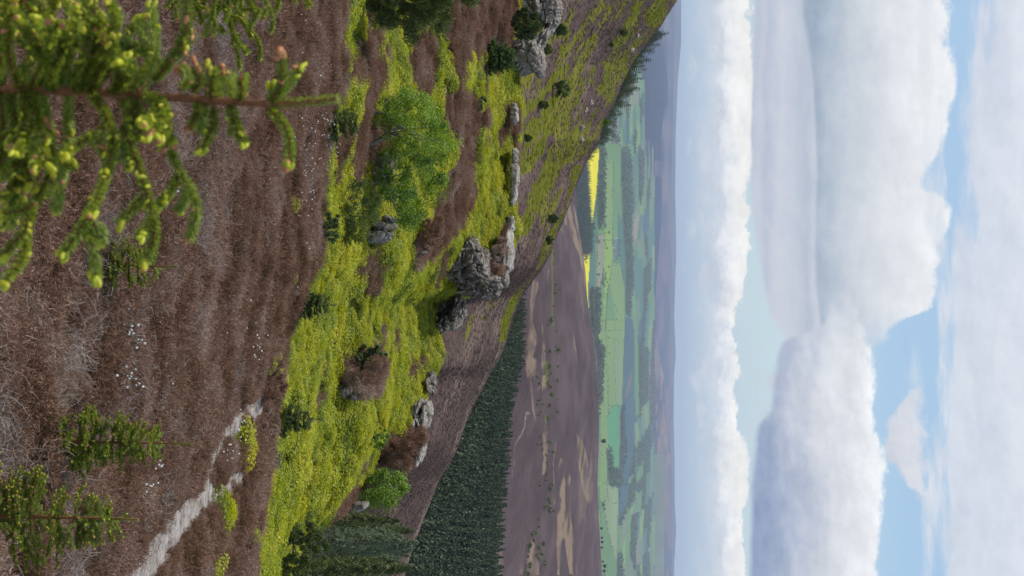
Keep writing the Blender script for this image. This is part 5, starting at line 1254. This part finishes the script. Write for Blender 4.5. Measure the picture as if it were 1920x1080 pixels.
moor_tree(1125, 990, 1131, 'leftmost dark tree of the row on the moor edge at the right')
for a, t, lb in [(1008, 1132, 'second dark tree of the row on the moor edge'), (1016, 1133, 'taller dark tree in the middle of the row on the moor edge'), (1026, 1132, 'dark tree at the right end of the middle clump on the moor edge'), (1053, 1133, 'dark tree starting the last clump on the moor edge'), (1061, 1139, 'tallest dark tree in the last clump on the moor edge'), (1071, 1137, 'last dark tree at the corner of the moor edge')]:
    moor_tree(1126, a, t, lb)

# valley: woods, hedges and single trees
val = Ground(VG); VT = [blob_tree(430 + i, FARLEAF, 70)[1] for i in range(5)] + [blob_tree(440 + i, FORN, 70)[1] for i in range(2)] + [far_conifer(450, FORN, .2, 6, 6)[1]]
VC = VG[::2, ::2]; pts = []; F_ = VG.reshape(-1, 3); vx, vy = proj(F_); colv = valcolor(F_)
wood = np.abs(colv - np.array(WD) * 1).sum(1) < .035; dk = np.abs(colv - np.array(DK)).sum(1) < .02; gw = np.abs(colv - np.array(GW)).sum(1) < .03
vis_ = (vy > 100) & (vy < 1100) & (vx > 1070)
def take(mask, n): i = np.where(mask & vis_)[0]; return F_[i[RNG.randint(0, len(i), n)]]
def jit(p, s): return p + RNG.randn(len(p), 3) * [s, s * 3, 0]
for nm, mk, n, hs, ids, lb in (('wood', wood, 5200, (9, 17), (0, 7), 'mixed woods spread across the valley floor'), ('conifer_wood', dk, 2600, (11, 18), (7, 8), 'dark conifer wood beside the yellow field'), ('bare_wood', gw, 2000, (9, 16), (0, 5), 'greyish leafless woods in the valley')):
    p = jit(take(mk, n), 9); scatter(nm, p, np.stack([np.zeros(n), np.zeros(n), RNG.uniform(0, 6.28, n)], 1), RNG.uniform(*hs, n), RNG.randint(ids[0], ids[1], n), VT, [FARLEAF, FORN], lb, nm.replace('_', ' '))
# hedges: trees along the borders of the big fields
hl = []
for c, poly in FIELDS:
    if c in (WD, DK, GW, YE): continue
    P_ = np.array(poly); seg = np.roll(P_, -1, 0) - P_; L = np.hypot(seg[:, 0], seg[:, 1])
    for a, s, l in zip(P_, seg, L):
        if RNG.rand() < .35: continue
        for u in RNG.rand(int(l / 1.5)): hl.append(a + s * u + RNG.randn(2) * .25)
hl = [h for h in hl if 1085 < h[0] < 1222 and 60 < h[1] < 1100]; hh = [val.hit(*h) for h in hl]; hh = np.array([h for h in hh if h is not None]); n = len(hh)
scatter('hedgerow', hh, np.stack([np.zeros(n), np.zeros(n), RNG.uniform(0, 6.28, n)], 1), RNG.uniform(2, 6.5, n), RNG.randint(0, 7, n), VT, [FARLEAF, FORN], 'hedges and small trees between the valley fields', 'hedges')
BTm = [blob_tree(470 + i, FARLEAF, 150) for i in range(3)]
for k, (a, b, h) in enumerate([(1137, 436, 17), (1133, 424, 11), (1135, 465, 12), (1138, 500, 13), (1135, 528, 12), (1120, 495, 12), (1118, 515, 14), (1124, 530, 8), (1152, 573, 8), (1154, 582, 8), (1154, 598, 9), (1160, 618, 8), (1139, 633, 10), (1165, 638, 9), (1172, 618, 9), (1173, 631, 9), (1200, 531, 9), (1128, 646, 10), (1137, 715, 7), (1141, 662, 8),
                               (1110, 688, 10), (1127, 853, 6), (1134, 848, 6), (1130, 870, 6), (1131, 905, 7), (1130, 954, 13), (1133, 966, 6), (1137, 978, 8), (1147, 1024, 8), (1164, 980, 9), (1176, 997, 10), (1207, 860, 12), (1207, 883, 12), (1158, 912, 16), (1197, 920, 12)]):
    g = val.hit(a, b)
    if g is None: continue
    root = empty('field_tree', g, 'single tree standing in the green valley fields', 'tree', 'scattered field trees', k); root.scale = (h * 1.25, h * 1.25, h); m_ = BTm[k % 3]; link('trunk', m_[0], root); link('crown', m_[1], root)

# ---- farm buildings in the valley
def plain(nm, c, r=.8):
    m, t = newmat(nm); p = geopos(t); n = noise(t, p, .6, 3); finish(t, principled(t, hsv(t, mixc(t, 0.0, c, c), .5, 1, (n - .5) * .3 + 1), r)); return m
WALL, SLATE, PANE = plain('render_wall', (.72, .69, .63)), plain('slate_roof', (.13, .14, .17)), plain('window_glass', (.05, .06, .08), .3)
def box(mb, x0, x1, y0, y1, z0, z1):
    v = np.array([(x, y, z) for z in (z0, z1) for y in (y0, y1) for x in (x0, x1)]); mb.add(v, [(0, 1, 5, 4), (1, 3, 7, 5), (3, 2, 6, 7), (2, 0, 4, 6), (4, 5, 7, 6), (0, 2, 3, 1)])
def house(px, py, w, d, h, rz, label, nw=4):
    g = val.hit(px, py); root = empty('farm_building', g, label, 'farm building', None, rz)
    m = MB(); box(m, -w / 2, w / 2, -d / 2, d / 2, -.5, h); m.add([(-w / 2, -d / 2, h), (-w / 2, d / 2, h), (-w / 2, 0, h + d * .4), (w / 2, -d / 2, h), (w / 2, d / 2, h), (w / 2, 0, h + d * .4)], [(0, 1, 2), (3, 5, 4)]); link('wall', m.mesh('wall', [WALL]), root)
    m = MB(); e = .4; t = .35
    for s in (-1, 1):
        a = np.array([(-w / 2 - e, s * (d / 2 + e), h - e * .8), (w / 2 + e, s * (d / 2 + e), h - e * .8), (w / 2 + e, 0, h + d * .4 + .02), (-w / 2 - e, 0, h + d * .4 + .02)]); b = a + [0, 0, t]; m.add(np.vstack([a, b]), [(0, 1, 2, 3), (4, 5, 6, 7), (0, 1, 5, 4), (1, 2, 6, 5), (3, 0, 4, 7)])
    rf_ = link('roof', m.mesh('roof', [SLATE]), root); m = MB(); box(m, w / 2 - 1.6, w / 2 - .6, -.5, .5, h + d * .25, h + d * .4 + 1.6); link('chimney', m.mesh('chimney', [WALL]), rf_)
    for k in range(nw): m = MB(); x = -w / 2 + w * (k + .5) / nw; box(m, x - .6, x + .6, -d / 2 - .06, -d / 2 + .05, h * .35, h * .75); link('window', m.mesh('window', [PANE]), root)
for a in [(1154, 452, 26, 11, 8, .3, 'whitest farmhouse of the group amid the green fields'), (1153, 463, 34, 14, 7, -.1, 'long grey roofed barn in the middle of the farm group'), (1154, 475, 30, 12, 6, .2, 'low barn at the right end of the farm group'), (1150, 467, 18, 9, 5, .9, 'small outbuilding in front of the long barn'),
          (1122, 618, 15, 9, 6, .1, 'white cottage beside the bare wood'), (1119, 652, 13, 8, 6, -.2, 'white cottage just behind the moor edge'), (1216, 688, 30, 14, 9, 0, 'distant pale farmhouse left of its neighbour'), (1217, 698, 34, 14, 9, .2, 'distant pale farmhouse right of its neighbour'), (1196, 180, 30, 14, 9, 0, 'far pale farmhouse seen above the ridge trees'), (1205, 226, 40, 14, 9, 0, 'far white farm beyond the ridge trees on the left')]: house(*a)

# ------------------------------------------------------------------ air between here and the hills
mh = bpy.data.materials.new('air'); mh.use_nodes = True; t = mh.node_tree
for n in list(t.nodes): t.nodes.remove(n)
vo = t.nodes.new('ShaderNodeVolumePrincipled'); vo.inputs['Color'].default_value = (.66, .78, 1.0, 1); vo.inputs['Density'].default_value = HAZE = 3.8e-5; vo.inputs['Anisotropy'].default_value = 0.0
o_ = t.nodes.new('ShaderNodeOutputMaterial'); t.links.new(vo.outputs[0], o_.inputs['Volume'])
mbh = MB(); box(mbh, -21000, 22000, -300, 25800, -420, 200); hz = link('haze', mbh.mesh('haze', [mh], False, False)); tag(hz, 'pale blue air over the valley and far hills', 'haze', None, 'stuff')
